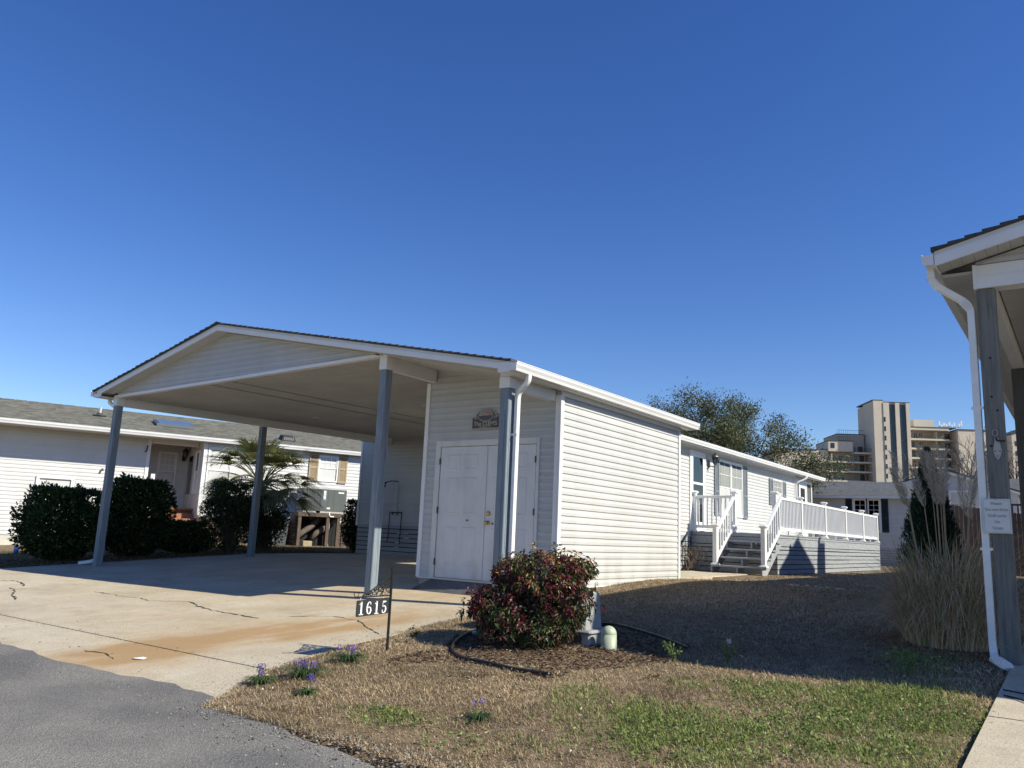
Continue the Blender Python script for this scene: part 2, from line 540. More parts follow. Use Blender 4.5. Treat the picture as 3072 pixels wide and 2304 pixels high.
# ---------------------------------------------------------------- driveway
def concrete(name, rust):
    m = bpy.data.materials.new(name)
    m.use_nodes = True
    N, L = m.node_tree.nodes, m.node_tree.links
    p = N['Principled BSDF']
    p.inputs['Roughness'].default_value = .85
    p.inputs['Specular IOR Level'].default_value = .25
    geo = N.new('ShaderNodeNewGeometry')
    pos = geo.outputs['Position']
    def noise(s, d=5, st=(1, 1, 1)):
        mp = N.new('ShaderNodeMapping'); mp.inputs['Scale'].default_value = st
        L.new(pos, mp.inputs[0])
        n = N.new('ShaderNodeTexNoise'); n.inputs['Scale'].default_value = s; n.inputs['Detail'].default_value = d
        n.inputs['Roughness'].default_value = .65
        L.new(mp.outputs[0], n.inputs['Vector'])
        return n.outputs['Fac']
    def ramp(src, stops):
        c = N.new('ShaderNodeValToRGB')
        el = c.color_ramp.elements
        el[0].position, el[0].color = stops[0][0], rgb(*stops[0][1])
        el[1].position, el[1].color = stops[-1][0], rgb(*stops[-1][1])
        for q, cc in stops[1:-1]:
            e = el.new(q); e.color = rgb(*cc)
        L.new(src, c.inputs[0])
        return c.outputs[0]
    def mix(f, a, b, mode='MIX'):
        x = N.new('ShaderNodeMix'); x.data_type = 'RGBA'; x.blend_type = mode
        if isinstance(f, float): x.inputs[0].default_value = f
        else: L.new(f, x.inputs[0])
        L.new(a, x.inputs[6])
        if isinstance(b, tuple): x.inputs[7].default_value = rgb(*b)
        else: L.new(b, x.inputs[7])
        return x.outputs[2]
    def math_(op, a, b=None, c=None):
        x = N.new('ShaderNodeMath'); x.operation = op
        for i, v in enumerate((a, b, c)):
            if v is None: continue
            if isinstance(v, (int, float)): x.inputs[i].default_value = v
            else: L.new(v, x.inputs[i])
        return x.outputs[0]
    base = ramp(noise(.9, 6), [(.3, (.41, .355, .265)), (.5, (.51, .45, .335)), (.7, (.58, .53, .42))])
    speck = ramp(noise(110, 3), [(.30, (.50, .47, .43)), (.5, (1, 1, 1)), (.70, (1.32, 1.29, 1.22))])
    c = mix(1.0, base, speck, 'MULTIPLY')
    dirt = ramp(noise(3.2, 8), [(.52, (0, 0, 0)), (.72, (1, 1, 1))])
    c = mix(math_('MULTIPLY', dirt, .35), c, (.27, .22, .155))
    if rust:
        sp = N.new('ShaderNodeSeparateXYZ'); L.new(pos, sp.inputs[0])
        X, Y = sp.outputs[0], sp.outputs[1]
        nn = noise(1.6, 6, (1.6, .55, 1))
        wob = math_('MULTIPLY', math_('SUBTRACT', noise(.7, 3), .5), 1.1)
        tot = None
        for (xc, yc, sx, sy, sk, amp) in rust:
            dx = math_('DIVIDE', math_('ADD', math_('SUBTRACT', math_('SUBTRACT', X, xc), math_('MULTIPLY', math_('SUBTRACT', Y, yc), sk)), wob), sx)
            dy = math_('DIVIDE', math_('SUBTRACT', Y, yc), sy)
            r2 = math_('ADD', math_('MULTIPLY', dx, dx), math_('MULTIPLY', dy, dy))
            gss = math_('MULTIPLY', math_('POWER', 2.718, math_('MULTIPLY', r2, -1.0)), amp)
            tot = gss if tot is None else math_('ADD', tot, gss)
        f = math_('MULTIPLY', tot, ramp(nn, [(.30, (.25, .25, .25)), (.62, (1, 1, 1))]))
        f = math_('MINIMUM', math_('MULTIPLY', f, 1.0), .75)
        c = mix(f, c, (.43, .275, .12))
        f2 = math_('MULTIPLY', math_('POWER', math_('MINIMUM', f, 1.0), 3.0), .8)
        c = mix(f2, c, (.31, .17, .065))
    L.new(c, p.inputs['Base Color'])
    bp = N.new('ShaderNodeBump'); bp.inputs['Strength'].default_value = .5; bp.inputs['Distance'].default_value = .004
    L.new(noise(120, 3), bp.inputs['Height']); L.new(bp.outputs[0], p.inputs['Normal'])
    return m

conc_d = concrete('driveway_concrete', [(-1.0, -4.7, .5, 1.9, .10, .95), (-.75, -5.75, .7, .55, 0, .55), (-1.5, -.9, 1.6, .55, 0, .55), (-2.8, -1.9, 1.1, .7, 0, .4), (-2.9, -4.2, .8, .7, 0, .28), (-5.2, -2.4, .6, .3, 0, .3), (-.8, -2.6, .35, 1.0, .1, .5), (-1.6, -4.4, 1.1, 1.9, .05, .22), (-4.5, -3.0, 2.2, .9, 0, .18)])
conc_p = concrete('path_concrete', None)

dr = bpy.data.objects.new('driveway', None)
COL.objects.link(dr)
dr.location = (-5, -2, -.3)
tag(dr, 'wide cracked concrete driveway with rust stains running under the carport', kind='structure')
XC = [-11.05, -9.2, -7.38, -5.85, -3.66, -1.78, None]
YC = [-6.21, -5.27, 1.02, 4.0, 6.97]
def slab(x0, x1f, y0, y1, x0top=None, nxs=8, nys=10, g=.007, mat=conc_d, par=dr, zf=zd, th=.12, name='concrete_slab'):
    mb = MB()
    ys = np.linspace(y0+1.6*g, y1-1.6*g, nys+1)
    rows = []
    for y in ys:
        a = x0+g
        b = (x1f(y) if callable(x1f) else x1f-g)
        rows.append([(x, y, float(zf(x, y))) for x in np.linspace(a, b, nxs+1)])
    top = [p for r in rows for p in r]
    k = nxs+1
    F = [(j*k+i, j*k+i+1, (j+1)*k+i+1, (j+1)*k+i) for j in range(nys) for i in range(nxs)]
    rim = [i for i in range(k)]+[j*k+nxs for j in range(1, nys+1)]+[nys*k+i for i in range(nxs-1, -1, -1)]+[j*k for j in range(nys-1, 0, -1)]
    m0 = len(top)
    low = [(top[i][0], top[i][1], top[i][2]-th) for i in rim]
    F += [(rim[(i+1) % len(rim)], rim[i], m0+i, m0+(i+1) % len(rim)) for i in range(len(rim))]
    mb.add(top+low, F)
    return ob(name, mb, mat, par)
jag = lambda y: float(xr(y))+.02*math.sin(y*5)+.012*math.sin(y*13)
for j in range(4):
    for i in range(6):
        y0, y1 = YC[j], YC[j+1]
        x0, x1 = XC[i], XC[i+1]
        if j >= 2 and i >= 4:
            if i == 4: slab(x0, -2.64, y0, y1)
            continue
        if j == 1 and i == 4:
            slab(x0, x1, y0, .03); slab(x0, -2.64, .03, y1, nys=4); continue
        if i == 5:
            slab(x0, jag, y0, y1 if j == 0 else .03, nys=24)
            continue
        slab(x0, x1, y0, y1)

crackm = M('crack_dark', (.035, .03, .025), .95)
def crack(pts, w0=.008, seed=0, par=dr, z=zd, amp=.02):
    r = random.Random(seed)
    P = []
    for (a, b), (c, d) in zip(pts[:-1], pts[1:]):
        n = max(2, int(math.hypot(c-a, d-b)/.07))
        for k in range(n):
            t = k/n
            P.append((a+(c-a)*t+r.uniform(-amp, amp), b+(d-b)*t+r.uniform(-amp, amp)))
    P.append(pts[-1])
    v, f = [], []
    for i, (x, y) in enumerate(P):
        a = P[max(i-1, 0)]; b = P[min(i+1, len(P)-1)]
        dx, dy = b[0]-a[0], b[1]-a[1]
        l = math.hypot(dx, dy)+1e-6
        ww = w0*(r.uniform(.25, 1.2) if r.random() < .8 else r.uniform(1.4, 2.6))*(.4 if i in (0, len(P)-1) else 1)
        nx_, ny_ = -dy/l*ww, dx/l*ww
        v += [(x+nx_, y+ny_, float(z(x, y))+.004), (x-nx_, y-ny_, float(z(x, y))+.004)]
        if i: f.append((2*i-2, 2*i-1, 2*i+1, 2*i))
    return ob('crack', MB().add(v, f), crackm, par)
crack([(-5.95, -3.41), (-5.5, -3.39), (-5.19, -3.43), (-4.71, -3.37), (-4.38, -3.46), (-3.89, -3.15), (-3.4, -3.35), (-2.93, -3.47), (-1.89, -3.53)], .010, 1)
crack([(-1.9, -3.3), (-1.36, -2.85), (-.9, -2.9), (-.45, -3.2), (.0, -3.45)], .007, 2)
crack([(-8.69, -3.56), (-8.39, -3.45), (-7.9, -3.55), (-7.5, -3.72)], .009, 3)
crack([(-7.4, -3.94), (-7.0, -4.05), (-6.5, -4.3), (-5.82, -4.54)], .010, 4)
crack([(-6.9, -1.9), (-6.4, -1.95), (-6.1, -1.8)], .006, 5)
crack([(-1.5, -5.8), (-1.2, -5.75), (-.9, -5.83)], .005, 6)

# neighbour path on the right
pth = bpy.data.objects.new('path', None)
COL.objects.link(pth)
pth.location = (7, 0, -.3)
tag(pth, 'pale concrete path by the neighbouring porch at the right edge', kind='structure')
zp = lambda x, y: zg(y)+.045
for a, b in ((-6.1, -3.4), (-3.4, -.6), (-.6, 3.0), (3.0, 9.0)):
    mbx = slab(5.57, 11.0, a, b, mat=conc_p, par=pth, zf=zp)
wk = bpy.data.objects.new('walkway', None)
COL.objects.link(wk)
wk.location = (-1.5, 7, 0)
tag(wk, 'short concrete walkway between the shed and the deck stairs', kind='structure')
zw = lambda x, y: np.maximum(zl(x, y), zg(y))+.02
for a, b in ((4.22, 6.2), (6.2, 8.2), (8.2, 9.75)):
    slab(-2.1, -.55, a, b, mat=conc_p, par=wk, zf=zw)

# oil spots, tar patches and grit on the road and drive
tarm = M('oil_stain', (.075, .072, .068), .6, (.10, .097, .09), 9)
def blot(x, y, r, seed, zf, mat, par, name='oil_stain'):
    g = random.Random(seed)
    n = 18
    pts = [(x+r*(g.uniform(.6, 1.2))*math.cos(2*math.pi*k/n), y+.7*r*(g.uniform(.6, 1.2))*math.sin(2*math.pi*k/n)) for k in range(n)]
    z = [float(zf(a, b))+.004 for a, b in pts]
    return ob(name, MB().add([(a, b, c) for (a, b), c in zip(pts, z)]+[(x, y, float(zf(x, y))+.004)], [(k, (k+1) % n, n) for k in range(n)]), mat, par)
rd_ = bpy.data.objects['road']
g = np.random.default_rng(300)
n = 2600
x = g.uniform(-3, 3.4, n); y = -6.12-np.abs(g.normal(size=n))*.35
k = (x > 1.1) | (y < -6.25)
x, y = x[k], y[k]; n = len(x)
pos = np.stack([x, y, np.full(n, -.540)], -1)
sz = g.uniform(.004, .016, n)[:, None, None]
base_ = np.array([[-1, -1, 0], [1, -1, 0], [1, 1, 0], [-1, 1, 0], [0, 0, 1.2]])*.5
rot = g.uniform(0, 6.28, n)
RM = np.stack([np.stack([np.cos(rot), -np.sin(rot), 0*rot], -1), np.stack([np.sin(rot), np.cos(rot), 0*rot], -1), np.stack([0*rot, 0*rot, 1+0*rot], -1)], 1)
VV = pos[:, None, :]+np.einsum('nij,kj->nki', RM, base_)*sz
t = g.uniform(0, 1, (n, 1))
tag(cloud('road_grit', VV, [(0, 1, 4), (1, 2, 4), (2, 3, 4), (3, 0, 4)], (1-t)*np.array([.06, .055, .05])+t*np.array([.38, .35, .30]), GRASSM), 'loose grit and crumbs along the asphalt edge', 'grit', kind='stuff')

# grit, leaf crumbs and sand lying on the concrete
g = np.random.default_rng(301)
n = 5200
x = g.uniform(-8, .8, n); y = g.uniform(-6.1, -.3, n)
u = g.uniform(0, 1, n)
x = np.where(u < .35, xr(y)-np.abs(g.normal(size=n))*.22, x)
y = np.where((u > .35) & (u < .55), -5.27+g.normal(size=n)*.05, y)
k = (x < xr(y)-.01) & (y < -.2) & (y > -6.1)
x, y = x[k], y[k]; n = len(x)
pos = np.stack([x, y, zd(x, y)], -1)
sz = (g.uniform(.003, .010, n)*np.where(g.uniform(0, 1, n) < .06, 2.2, 1))[:, None, None]
rot = g.uniform(0, 6.28, n)
RM = np.stack([np.stack([np.cos(rot), -np.sin(rot), 0*rot], -1), np.stack([np.sin(rot), np.cos(rot), 0*rot], -1), np.stack([0*rot, 0*rot, .6+0*rot], -1)], 1)
t = g.uniform(0, 1, (n, 1))
tag(cloud('drive_grit', pos[:, None, :]+np.einsum('nij,kj->nki', RM, base_)*sz, [(0, 1, 4), (1, 2, 4), (2, 3, 4), (3, 0, 4)], (1-t)*np.array([.10, .075, .045])+t*np.array([.42, .36, .26]), GRASSM), 'grit and leaf crumbs lying on the concrete driveway', 'grit', kind='stuff')
# ---------------------------------------------------------------- siding
LAP = .1016
PROF = [(0.0, 0.0), (.016, 0.0), (.0155, .046), (.006, .070), (.003, LAP), (0.0, LAP)]
def siding(parent, P0, U, Nn, z0, z1, u0f, u1f, holes=(), mat=None, lap=LAP, seams=(), name='siding_board', cache=None):
    """individual lap boards; P0 world origin, U horizontal unit vector, Nn outward normal"""
    P0, U, Nn = [np.asarray(t, float) for t in (P0, U, Nn)]
    mat = mat or vinyl
    cache = {} if cache is None else cache
    k = 0
    z = z0
    while z < z1-.012:
        hgt = min(lap, z1-z)
        zm = z+.5*hgt
        iv = [(u0f(z), u1f(z), u0f(z+hgt), u1f(z+hgt))]
        cuts = [(a, b) for a, b, c, d in holes if c < zm < d]
        for s_ in seams:
            if s_[1] is None or k % s_[1] == s_[2]:
                cuts.append((s_[0], s_[0]+.002))
        for a, b in cuts:
            nv = []
            for (p, q, pt, qt) in iv:
                if b <= min(p, pt) or a >= max(q, qt):
                    nv.append((p, q, pt, qt)); continue
                if a > p+.01: nv.append((p, a, pt, a))
                if b < q-.01: nv.append((b, q, b, qt))
            iv = nv
        for (p, q, pt, qt) in iv:
            if q-p < .02 or qt-pt < .0: 
                if q-p < .02: continue
            key = tuple(round(t, 3) for t in (p, q, pt, qt, hgt))
            if key not in cache:
                prof = [(d, min(h_*lap/LAP, hgt)) for d, h_ in PROF]
                ra = [U*(p+(pt-p)*h_/hgt)+Nn*d+np.array([0, 0, h_]) for d, h_ in prof]
                rb = [U*(q+(qt-q)*h_/hgt)+Nn*d+np.array([0, 0, h_]) for d, h_ in prof]
                me = MB().loft([ra, rb]).mesh(name)
                me.materials.append(mat)
                cache[key] = me
            o = bpy.data.objects.new(name, cache[key])
            o.location = P0+np.array([0, 0, z])
            link(o, parent)
        z += lap
        k += 1

def gutter_prof():     # K-style, outward = +a
    return [(0, 0), (.075, 0), (.085, .035), (.105, .075), (.105, .105), (.112, .108), (.112, .118), (.098, .118), (.095, .08), (.07, .012), (.008, .012), (.008, .118), (0, .118)]

def gutter(name, parent, x, z, y0, y1, sgn=1, fr=None):
    mb = MB(fr)
    pr = [(x+sgn*a, z+b) for a, b in gutter_prof()]
    mb.prism(pr, 'y', y0, y1)
    # closed ends
    for y in (y0, y1-.004):
        mb.box(x, x+sgn*.1, y-.001, y+.005, z+.001, z+.1)
    return ob(name, mb, gutterm, parent)

def downspout(parent, path, a=.04, b=.03, side=(0, 1, 0), mat=None, ribs=()):
    mb = MB()
    P = [np.asarray(p, float) for p in path]
    pts = [P[0]]
    for i in range(1, len(P)-1):       # rounded elbows
        d0 = P[i-1]-P[i]; d1 = P[i+1]-P[i]
        l0, l1 = np.linalg.norm(d0), np.linalg.norm(d1)
        r0 = min(.09, .45*l0); r1 = min(.09, .45*l1)
        A, C = P[i]+d0/l0*r0, P[i]+d1/l1*r1
        for t in np.linspace(0, 1, 6):
            pts.append((1-t)**2*A+2*t*(1-t)*P[i]+t*t*C)
    pts.append(P[-1])
    mb.rtube(pts, a, b, side)
    return ob('downspout', mb, mat or gutterm, parent)

def post(name, parent, x0, x1, y0, y1, z0, z1, mat, ch=.006):
    return ob(name, B(x0, x1, y0, y1, z0, z1, ch=ch), mat, parent)

# ---------------------------------------------------------------- carport with storage shed
cp_ = thing('carport', (-5.0, 0, -.2), 'white sided carport with shallow gable roof, grey posts and a storage shed', 'carport')
RX, RZ = -6.5, 4.295
XL, XRr = -10.60, .15
ZL = 3.327
ZR = 2.99
def ztop(x):
    return np.where(np.asarray(x) < RX, RZ-(RZ-ZL)*(RX-np.asarray(x))/(RX-XL), RZ-(RZ-ZR)*(np.asarray(x)-RX)/(XRr-RX))
YF, YG = -1.50, -1.22
def slope_slab(x0, x1, y0, y1, top, th, parent, name, mat):
    mb = MB()
    z0, z1 = float(ztop(x0)), float(ztop(x1))
    mb.prism([(x0, z0+top-th), (x1, z1+top-th), (x1, z1+top), (x0, z0+top)], 'y', y0, y1)
    return ob(name, mb, mat, parent)
roof = slope_slab(XL, RX-.001, YF+.02, 7.0, -.035, .02, cp_, 'roof', white)
r2 = slope_slab(RX+.001, -2.62, YF+.02, 7.0, -.035, .02, cp_, 'roof', white)
r3 = slope_slab(-2.618, XRr, YF+.02, 4.55, -.035, .02, cp_, 'roof', white)
# shingle courses, each a thin tilted strip lapping the one below
cs = {}
def courses(xa, xb, n, y0, y1, parent):
    for k in range(n):
        a = xa+(xb-xa)*k/n; b = xa+(xb-xa)*(k+1)/n
        za, zb = float(ztop(a)), float(ztop(b))
        yo = R.uniform(-.012, .006)
        mb = MB().prism([(a, za-.034), (b, zb-.034), (b, zb-.018), (a, za+.002)], 'y', y0+yo, y1)
        ob('shingle_course', mb, shing_d, parent)
courses(XL-.03, RX, 26, YF-.03, 7.0, roof)
courses(XRr+.03, -2.618, 19, YF-.03, 4.57, r3)
courses(-2.618, RX, 25, YF-.03, 7.0, r2)
ob('ridge_cap', MB().prism([(RX-.13, RZ-.035), (RX+.13, RZ-.03), (RX, RZ+.012)], 'y', YF-.03, 7.0), shing_d, cp_)
# rake fascia: lower board and upper drip strip, mitred at the ridge
for xa, xb, nm in ((XL+.12, RX-.002, 'l'), (RX+.002, XRr-.02, 'r')):
    for d0, d1, yy, nme in ((-.036, -.075, YF+.012, 'drip_edge'), (-.0755, -.152, YF, 'rake_fascia')):
        za, zb = float(ztop(xa)), float(ztop(xb))
        ob(nme, MB().prism([(xa, za+d1), (xb, zb+d1), (xb, zb+d0), (xa, za+d0)], 'y', yy, yy+.025), white, cp_)
# rake soffit
for xa, xb in ((XL+.1, RX-.002), (RX+.002, 0.0)):
    za, zb = float(ztop(xa))-.146, float(ztop(xb))-.146
    ob('rake_soffit', MB().prism([(xa, za), (xb, zb), (xb, zb+.012), (xa, za+.012)], 'y', YF+.026, YG-.02), soffm, cp_)
# gable wall over the front beam
gzb = lambda x: 3.205+(3.355-3.205)*(x+10.15)/(7.7)      # the front beam has settled at its left end
gw = ob('gable_wall', MB().prism([(-10.16, gzb(-10.16)), (-2.46, gzb(-2.46)), (-2.46, float(ztop(-2.46))-.155), (RX, RZ-.155), (-10.16, float(ztop(-10.16))-.15)], 'y', YG, YG+.06), vinyl_shaded, cp_)
GT = RZ-.158
def gx0(z): return max(-10.14, RX-(GT-z)/((RZ-ZL)/(RX-XL))) if z < GT else RX
def gx1(z):
    if z >= GT: return RX
    lim = -10.15+7.7*(z-3.205)/.15 if z < 3.355 else 0
    return min(-2.54, RX+(GT-z)/((RZ-ZR)/(XRr-RX)), lim)
siding(gw, (0, YG, 0), (1, 0, 0), (0, -1, 0), 3.215, RZ-.17, gx0, gx1, mat=vinyl_shaded)
for xa, xb in ((-10.16, RX), (RX, -2.48)):
    za, zb = float(ztop(xa))-.151, float(ztop(xb))-.151
    ob('gable_trim', MB().prism([(xa, za-.022), (xb, zb-.022), (xb, zb), (xa, za)], 'y', YG-.03, YG-.001), soffm, gw)
ob('gable_bottom_trim', MB().prism([(-10.14, gzb(-10.14)-.03), (-2.54, gzb(-2.54)-.03), (-2.54, gzb(-2.54)+.022), (-10.14, gzb(-10.14)+.022)], 'y', YG-.03, YG+.07), white, cp_)
# ceiling of soffit strips, sagging a little toward the front left corner
def zc_(x, y):
    u = (x+10.15)/7.7; v = np.clip((y+1.2)/8.2, 0, 1)
    return (3.19*(1-u)+3.345*u)*(1-v)+(3.335*(1-u)+3.365*u)*v
CX0, CX1 = -10.14, -2.40
def csheet(y0, y1, dz, th):
    return MB().loft([[(x, y0, zc_(x, y0)+dz), (x, y1, zc_(x, y1)+dz), (x, y1, zc_(x, y1)+dz+th), (x, y0, zc_(x, y0)+dz+th)] for x in (CX0, CX1)])
ce = ob('ceiling', csheet(YG+.06, 7.0, .014, .01), soffm, cp_)
y = YG+.075
while y < 6.96:
    ob('soffit_strip', MB().loft([[(x, y, zc_(x, y)-.019), (x, y+.02, zc_(x, y)-.019), (x, y+.094, zc_(x, y+.094)), (x, y+.094, zc_(x, y+.094)+.0125), (x, y, zc_(x, y)+.0125)] for x in (CX0, CX1)]), soffm, ce)
    y += LAP
for xx in (-7.02, -6.38):
    ob('ceiling_joint_trim', MB().loft([[(xx-.012, y_, zc_(xx, y_)-.027), (xx+.012, y_, zc_(xx, y_)-.027), (xx+.012, y_, zc_(xx, y_)-.0195), (xx-.012, y_, zc_(xx, y_)-.0195)] for y_ in (YG+.07, 6.95)]), M('joint_trim_tan', (.30, .29, .265), .6), ce)  # joint trim strips in a darker tan than the soffit
for xx, yy in ((-8.67, 2.85), (-5.0, 2.65)):
    mb = MB()
    zz = zc_(xx, yy)
    zz -= .012
    mb.tube([(xx, yy, zz-.016), (xx, yy, zz+.002)], [.085, .095], 20)
    cn = ob('recessed_light', mb, white, cp_, smooth=False)
    ob('lens', MB().tube([(xx, yy, zz-.020), (xx, yy, zz-.0165)], [.055, .06], 16), M('unlit_lens', (.30, .30, .28), .3), cn)
# sloping soffit right of the middle post, and shed ceiling side
za, zb = float(ztop(-2.4))-.15, float(ztop(0.0))-.15
ob('sloped_soffit', MB().prism([(-2.4, za), (0.0, zb), (0.0, zb+.012), (-2.4, za+.012)], 'y', YG-.018, -.02), soffm, cp_)
for k in range(24):
    a = -2.4+2.4*(k)/24
    z0_ = float(ztop(a))-.153; z1_ = float(ztop(a+.098))-.153
    ob('sloped_soffit_strip', MB().prism([(a, z0_-.006), (a+.098, z1_-.006), (a+.1, z1_+.002), (a, z0_+.002)], 'y', YG-.015, -.03), soffm, cp_)
# posts and their white caps
def zpost(x, y): return float(zd(x, y))-.02
PT = [(-10.275, -10.145, -1.225, -1.08, 3.012, 3.235), (-10.275, -10.145, 2.45, 2.595, 3.06, 3.30), (-2.53, -2.395, -1.225, -1.08, 3.124, 3.39), (-.205, -.055, -1.225, -1.08, 2.667, 2.82)]
for (a, b, c, d, zc, zt) in PT:
    p_ = post('post', cp_, a, b, c, d, zpost(a, c), zc+.003, postm, .008)
    ob('post_cap', B(a-.012, b+.012, c-.012, d+.012, zc, zt, ch=.004), white, cp_)
    cx_ = (a+b)/2
    # weather cracks along the post
    for (fx, fy, n_) in ((cx_+R.uniform(-.03, .03), c-.0012, 0), (b+.0012, (c+d)/2+R.uniform(-.03, .03), 1)):
        zb_ = zpost(a, c)+.1
        pts = [(fx+R.uniform(-.004, .004)*(1-n_), fy+R.uniform(-.004, .004)*n_, zb_+(zc-.3-zb_)*t) for t in np.linspace(0, 1, 14)]
        ob('timber_check', MB().tube(pts, [.0002]+[.002]*12+[.0002], 4), M('check_dark', (.10, .11, .12), .9), p_)
ob('side_beam', MB().loft([[(x_, y_, z_) for x_, z_ in ((-10.26, zb_), (-10.16, zb_), (-10.16, zt_), (-10.26, zt_))] for y_, zb_, zt_ in ((-1.06, 3.015, 3.21), (7.0, 3.16, 3.35))]), white, cp_)
ob('side_beam', B(-2.50, -2.41, -1.06, -.03, 3.126, 3.385), white, cp_)
ob('side_beam', B(-.19, -.07, -1.06, -.03, 2.672, 2.83), white, cp_)
ob('front_beam', B(-.21, .0, -1.23, -1.08, 2.823, 2.90), white, cp_)
# left eave
ob('eave_fascia', B(XL-.02, XL+.01, YF+.026, 6.98, 3.17, 3.29), white, cp_)
ob('eave_soffit', B(XL+.012, -10.27, YF+.026, 6.98, 3.17, 3.182), soffm, cp_)
gutter('gutter', cp_, XL-.021, 3.195, YF-.005, 6.98, -1)
ob('eave_return', B(XL-.01, -10.33, YF-.002, YF+.024, 3.168, 3.24), white, cp_)
# right eave
ob('eave_fascia', B(.132, .149, YF+.026, 4.56, 2.825, 2.95), white, cp_)
ob('eave_soffit', B(-.0, .131, YF+.03, 4.56, 2.825, 2.837), white, cp_)
ob('eave_return', B(-.057, .15, YF-.006, YF+.05, 2.822, 2.962, ch=.004), white, cp_)
gutter('gutter', cp_, .1505, 2.835, YF-.005, 4.60, 1)
ob('frieze_trim', B(.005, .035, .0, 4.2, 2.755, 2.824), white, cp_)
downspout(cp_, [(.20, -1.14, 2.85), (.20, -1.14, 2.74), (.005, -1.10, 2.60), (.005, -1.10, 2.4), (.005, -1.10, float(zd(0, -1.0))+.02)], .036, .028, (0, 1, 0))
ob('strap', B(-.055, .041, -1.142, -1.13, 2.02, 2.05), gutterm, cp_)
downspout(cp_, [(-10.66, -1.12, 3.20), (-10.66, -1.12, 3.12), (-10.33, -1.12, 2.98), (-10.33, -1.12, -.08), (-10.36, -1.16, -.17), (-10.55, -1.36, -.215)], .036, .028, (1, 0, 0))

# shed walls
SW = ob('shed_wall', MB().prism([(-2.585, 0.0), (-.005, 0.0), (-.005, 2.82), (-2.585, float(ztop(-2.585))-.16)], 'y', .0, .09), vinyl, cp_)
fsl = (RZ-ZR)/(XRr-RX)
def fx1(z): return min(-.02, RX+(RZ-.162-z)/fsl)
DH = [(-2.335, -.325, -.1, 2.15)]
siding(SW, (0, 0, 0), (1, 0, 0), (0, -1, 0), 0.0, 3.32, lambda z: -2.565, fx1, DH, vinyl_shaded)
SR = ob('shed_wall', B(-.09, 0.0, .0905, 4.2, 0.0, 2.82), vinyl, cp_)
siding(SR, (0, 0, 0), (0, 1, 0), (1, 0, 0), 0.0, 2.758, lambda z: .03, lambda z: 4.17, (), vinyl, seams=((.47, 4, 1), (.465, 4, 2), (3.86, 4, 3), (3.855, 4, 0)))
ob('shed_wall', B(-2.585, -2.5, .0905, 4.11, 0.0, 3.36), vinyl, cp_)
ob('shed_wall', B(-2.585, -.09, 4.111, 4.2, 0.0, 2.79), vinyl, cp_)
ob('corner_trim', B(-2.60, -2.535, -.03, -.001, -.005, 3.12, ch=.003), white, cp_)
ob('corner_trim', B(-2.612, -2.587, -.028, .07, -.005, 3.12), white, cp_)
ob('corner_trim', B(-.062, .0, -.032, -.001, -.005, 2.76), white, cp_)
ob('corner_trim', B(.001, .034, -.032, .055, -.005, 2.76, ch=.003), white, cp_)
ob('corner_trim', B(.001, .034, 4.14, 4.215, -.005, 2.76, ch=.003), white, cp_)
ob('starter_strip', B(-2.59, -.0, -.022, -.0005, -.018, -.001), white, cp_)
ob('starter_strip', B(.0, .022, .06, 4.14, -.018, -.001), white, cp_)
ob('foundation', B(-2.57, -.015, .015, 4.18, -.45, -.0185), conc_f, cp_)
# soffit-edge trim along the top of the front wall
ob('wall_top_trim', MB().prism([(-2.4, float(ztop(-2.4))-.18), (-.02, float(ztop(-.02))-.18), (-.02, float(ztop(-.02))-.156), (-2.4, float(ztop(-2.4))-.156)], 'y', -.032, -.002), soffm, cp_)
# double door
frm = M('door_casing', (.66, .655, .63), .5, (.56, .55, .51), 4, (1, 1, .5), detail=6, lo=.45, hi=.75)
ob('door_casing', B(-2.335, -2.235, -.035, -.0, -.02, 2.15, ch=.004), frm, cp_)
ob('door_casing', B(-.375, -.322, -.035, -.0, -.02, 2.15, ch=.004), frm, cp_)
ob('door_casing', B(-2.2345, -.3755, -.035, -.0, 2.055, 2.15, ch=.004), frm, cp_)
ob('door_threshold', B(-2.234, -.376, -.05, .0, -.02, .012), M('alu_threshold', (.35, .35, .36), .4, metal=.7), cp_)
def six_panel(x0, x1, z0, z1, yf, parent, name='door', fr=None, mat=None, panels=True):
    mat = mat or doorm
    d = ob(name, B(x0, x1, yf, yf+.035, z0, z1, fr=fr, ch=.002), mat, parent)
    W, H = x1-x0, z1-z0
    for c0, c1 in ((.16, .455), (.545, .84)):
        for r0, r1 in ((.10, .385), (.475, .76), (.815, .94)):
            a, b, e, f = x0+W*c0, x0+W*c1, z0+H*r0, z0+H*r1
            mb = MB(fr)
            def rect(i, y): return [(a+i, y, e+i), (b-i, y, e+i), (b-i, y, f-i), (a+i, y, f-i)]
            r_ = [rect(0, yf-.0005), rect(.012, yf-.008), rect(.03, yf-.0085), rect(.05, yf-.0015), rect(.055, yf-.0045)]
            mb.loft(r_, cap=False)
            mb.add(rect(.055, yf-.0045), [(0, 1, 2, 3)])
            ob('panel', mb, mat, d)
    return d
D1 = six_panel(-2.222, -1.318, .016, 2.046, -.022, cp_)
D2 = six_panel(-1.308, -.388, .016, 2.046, -.020, cp_)
ob('astragal', B(-1.335, -1.285, -.034, -.0225, .02, 2.043), doorm, D1)
def knob(x, z, r, parent, y=-.024):
    mb = MB()
    mb.tube([(x, y, z), (x, y-.012, z)], [r*1.15, r*1.05], 16)
    mb.tube([(x, y-.012, z), (x, y-.03, z), (x, y-.04, z), (x, y-.062, z), (x, y-.07, z)], [r*.4, r*.4, r*.9, r, r*.6], 16)
    return ob('knob', mb, brass, parent, smooth=True)
knob(-1.222, .872, .03, D2)
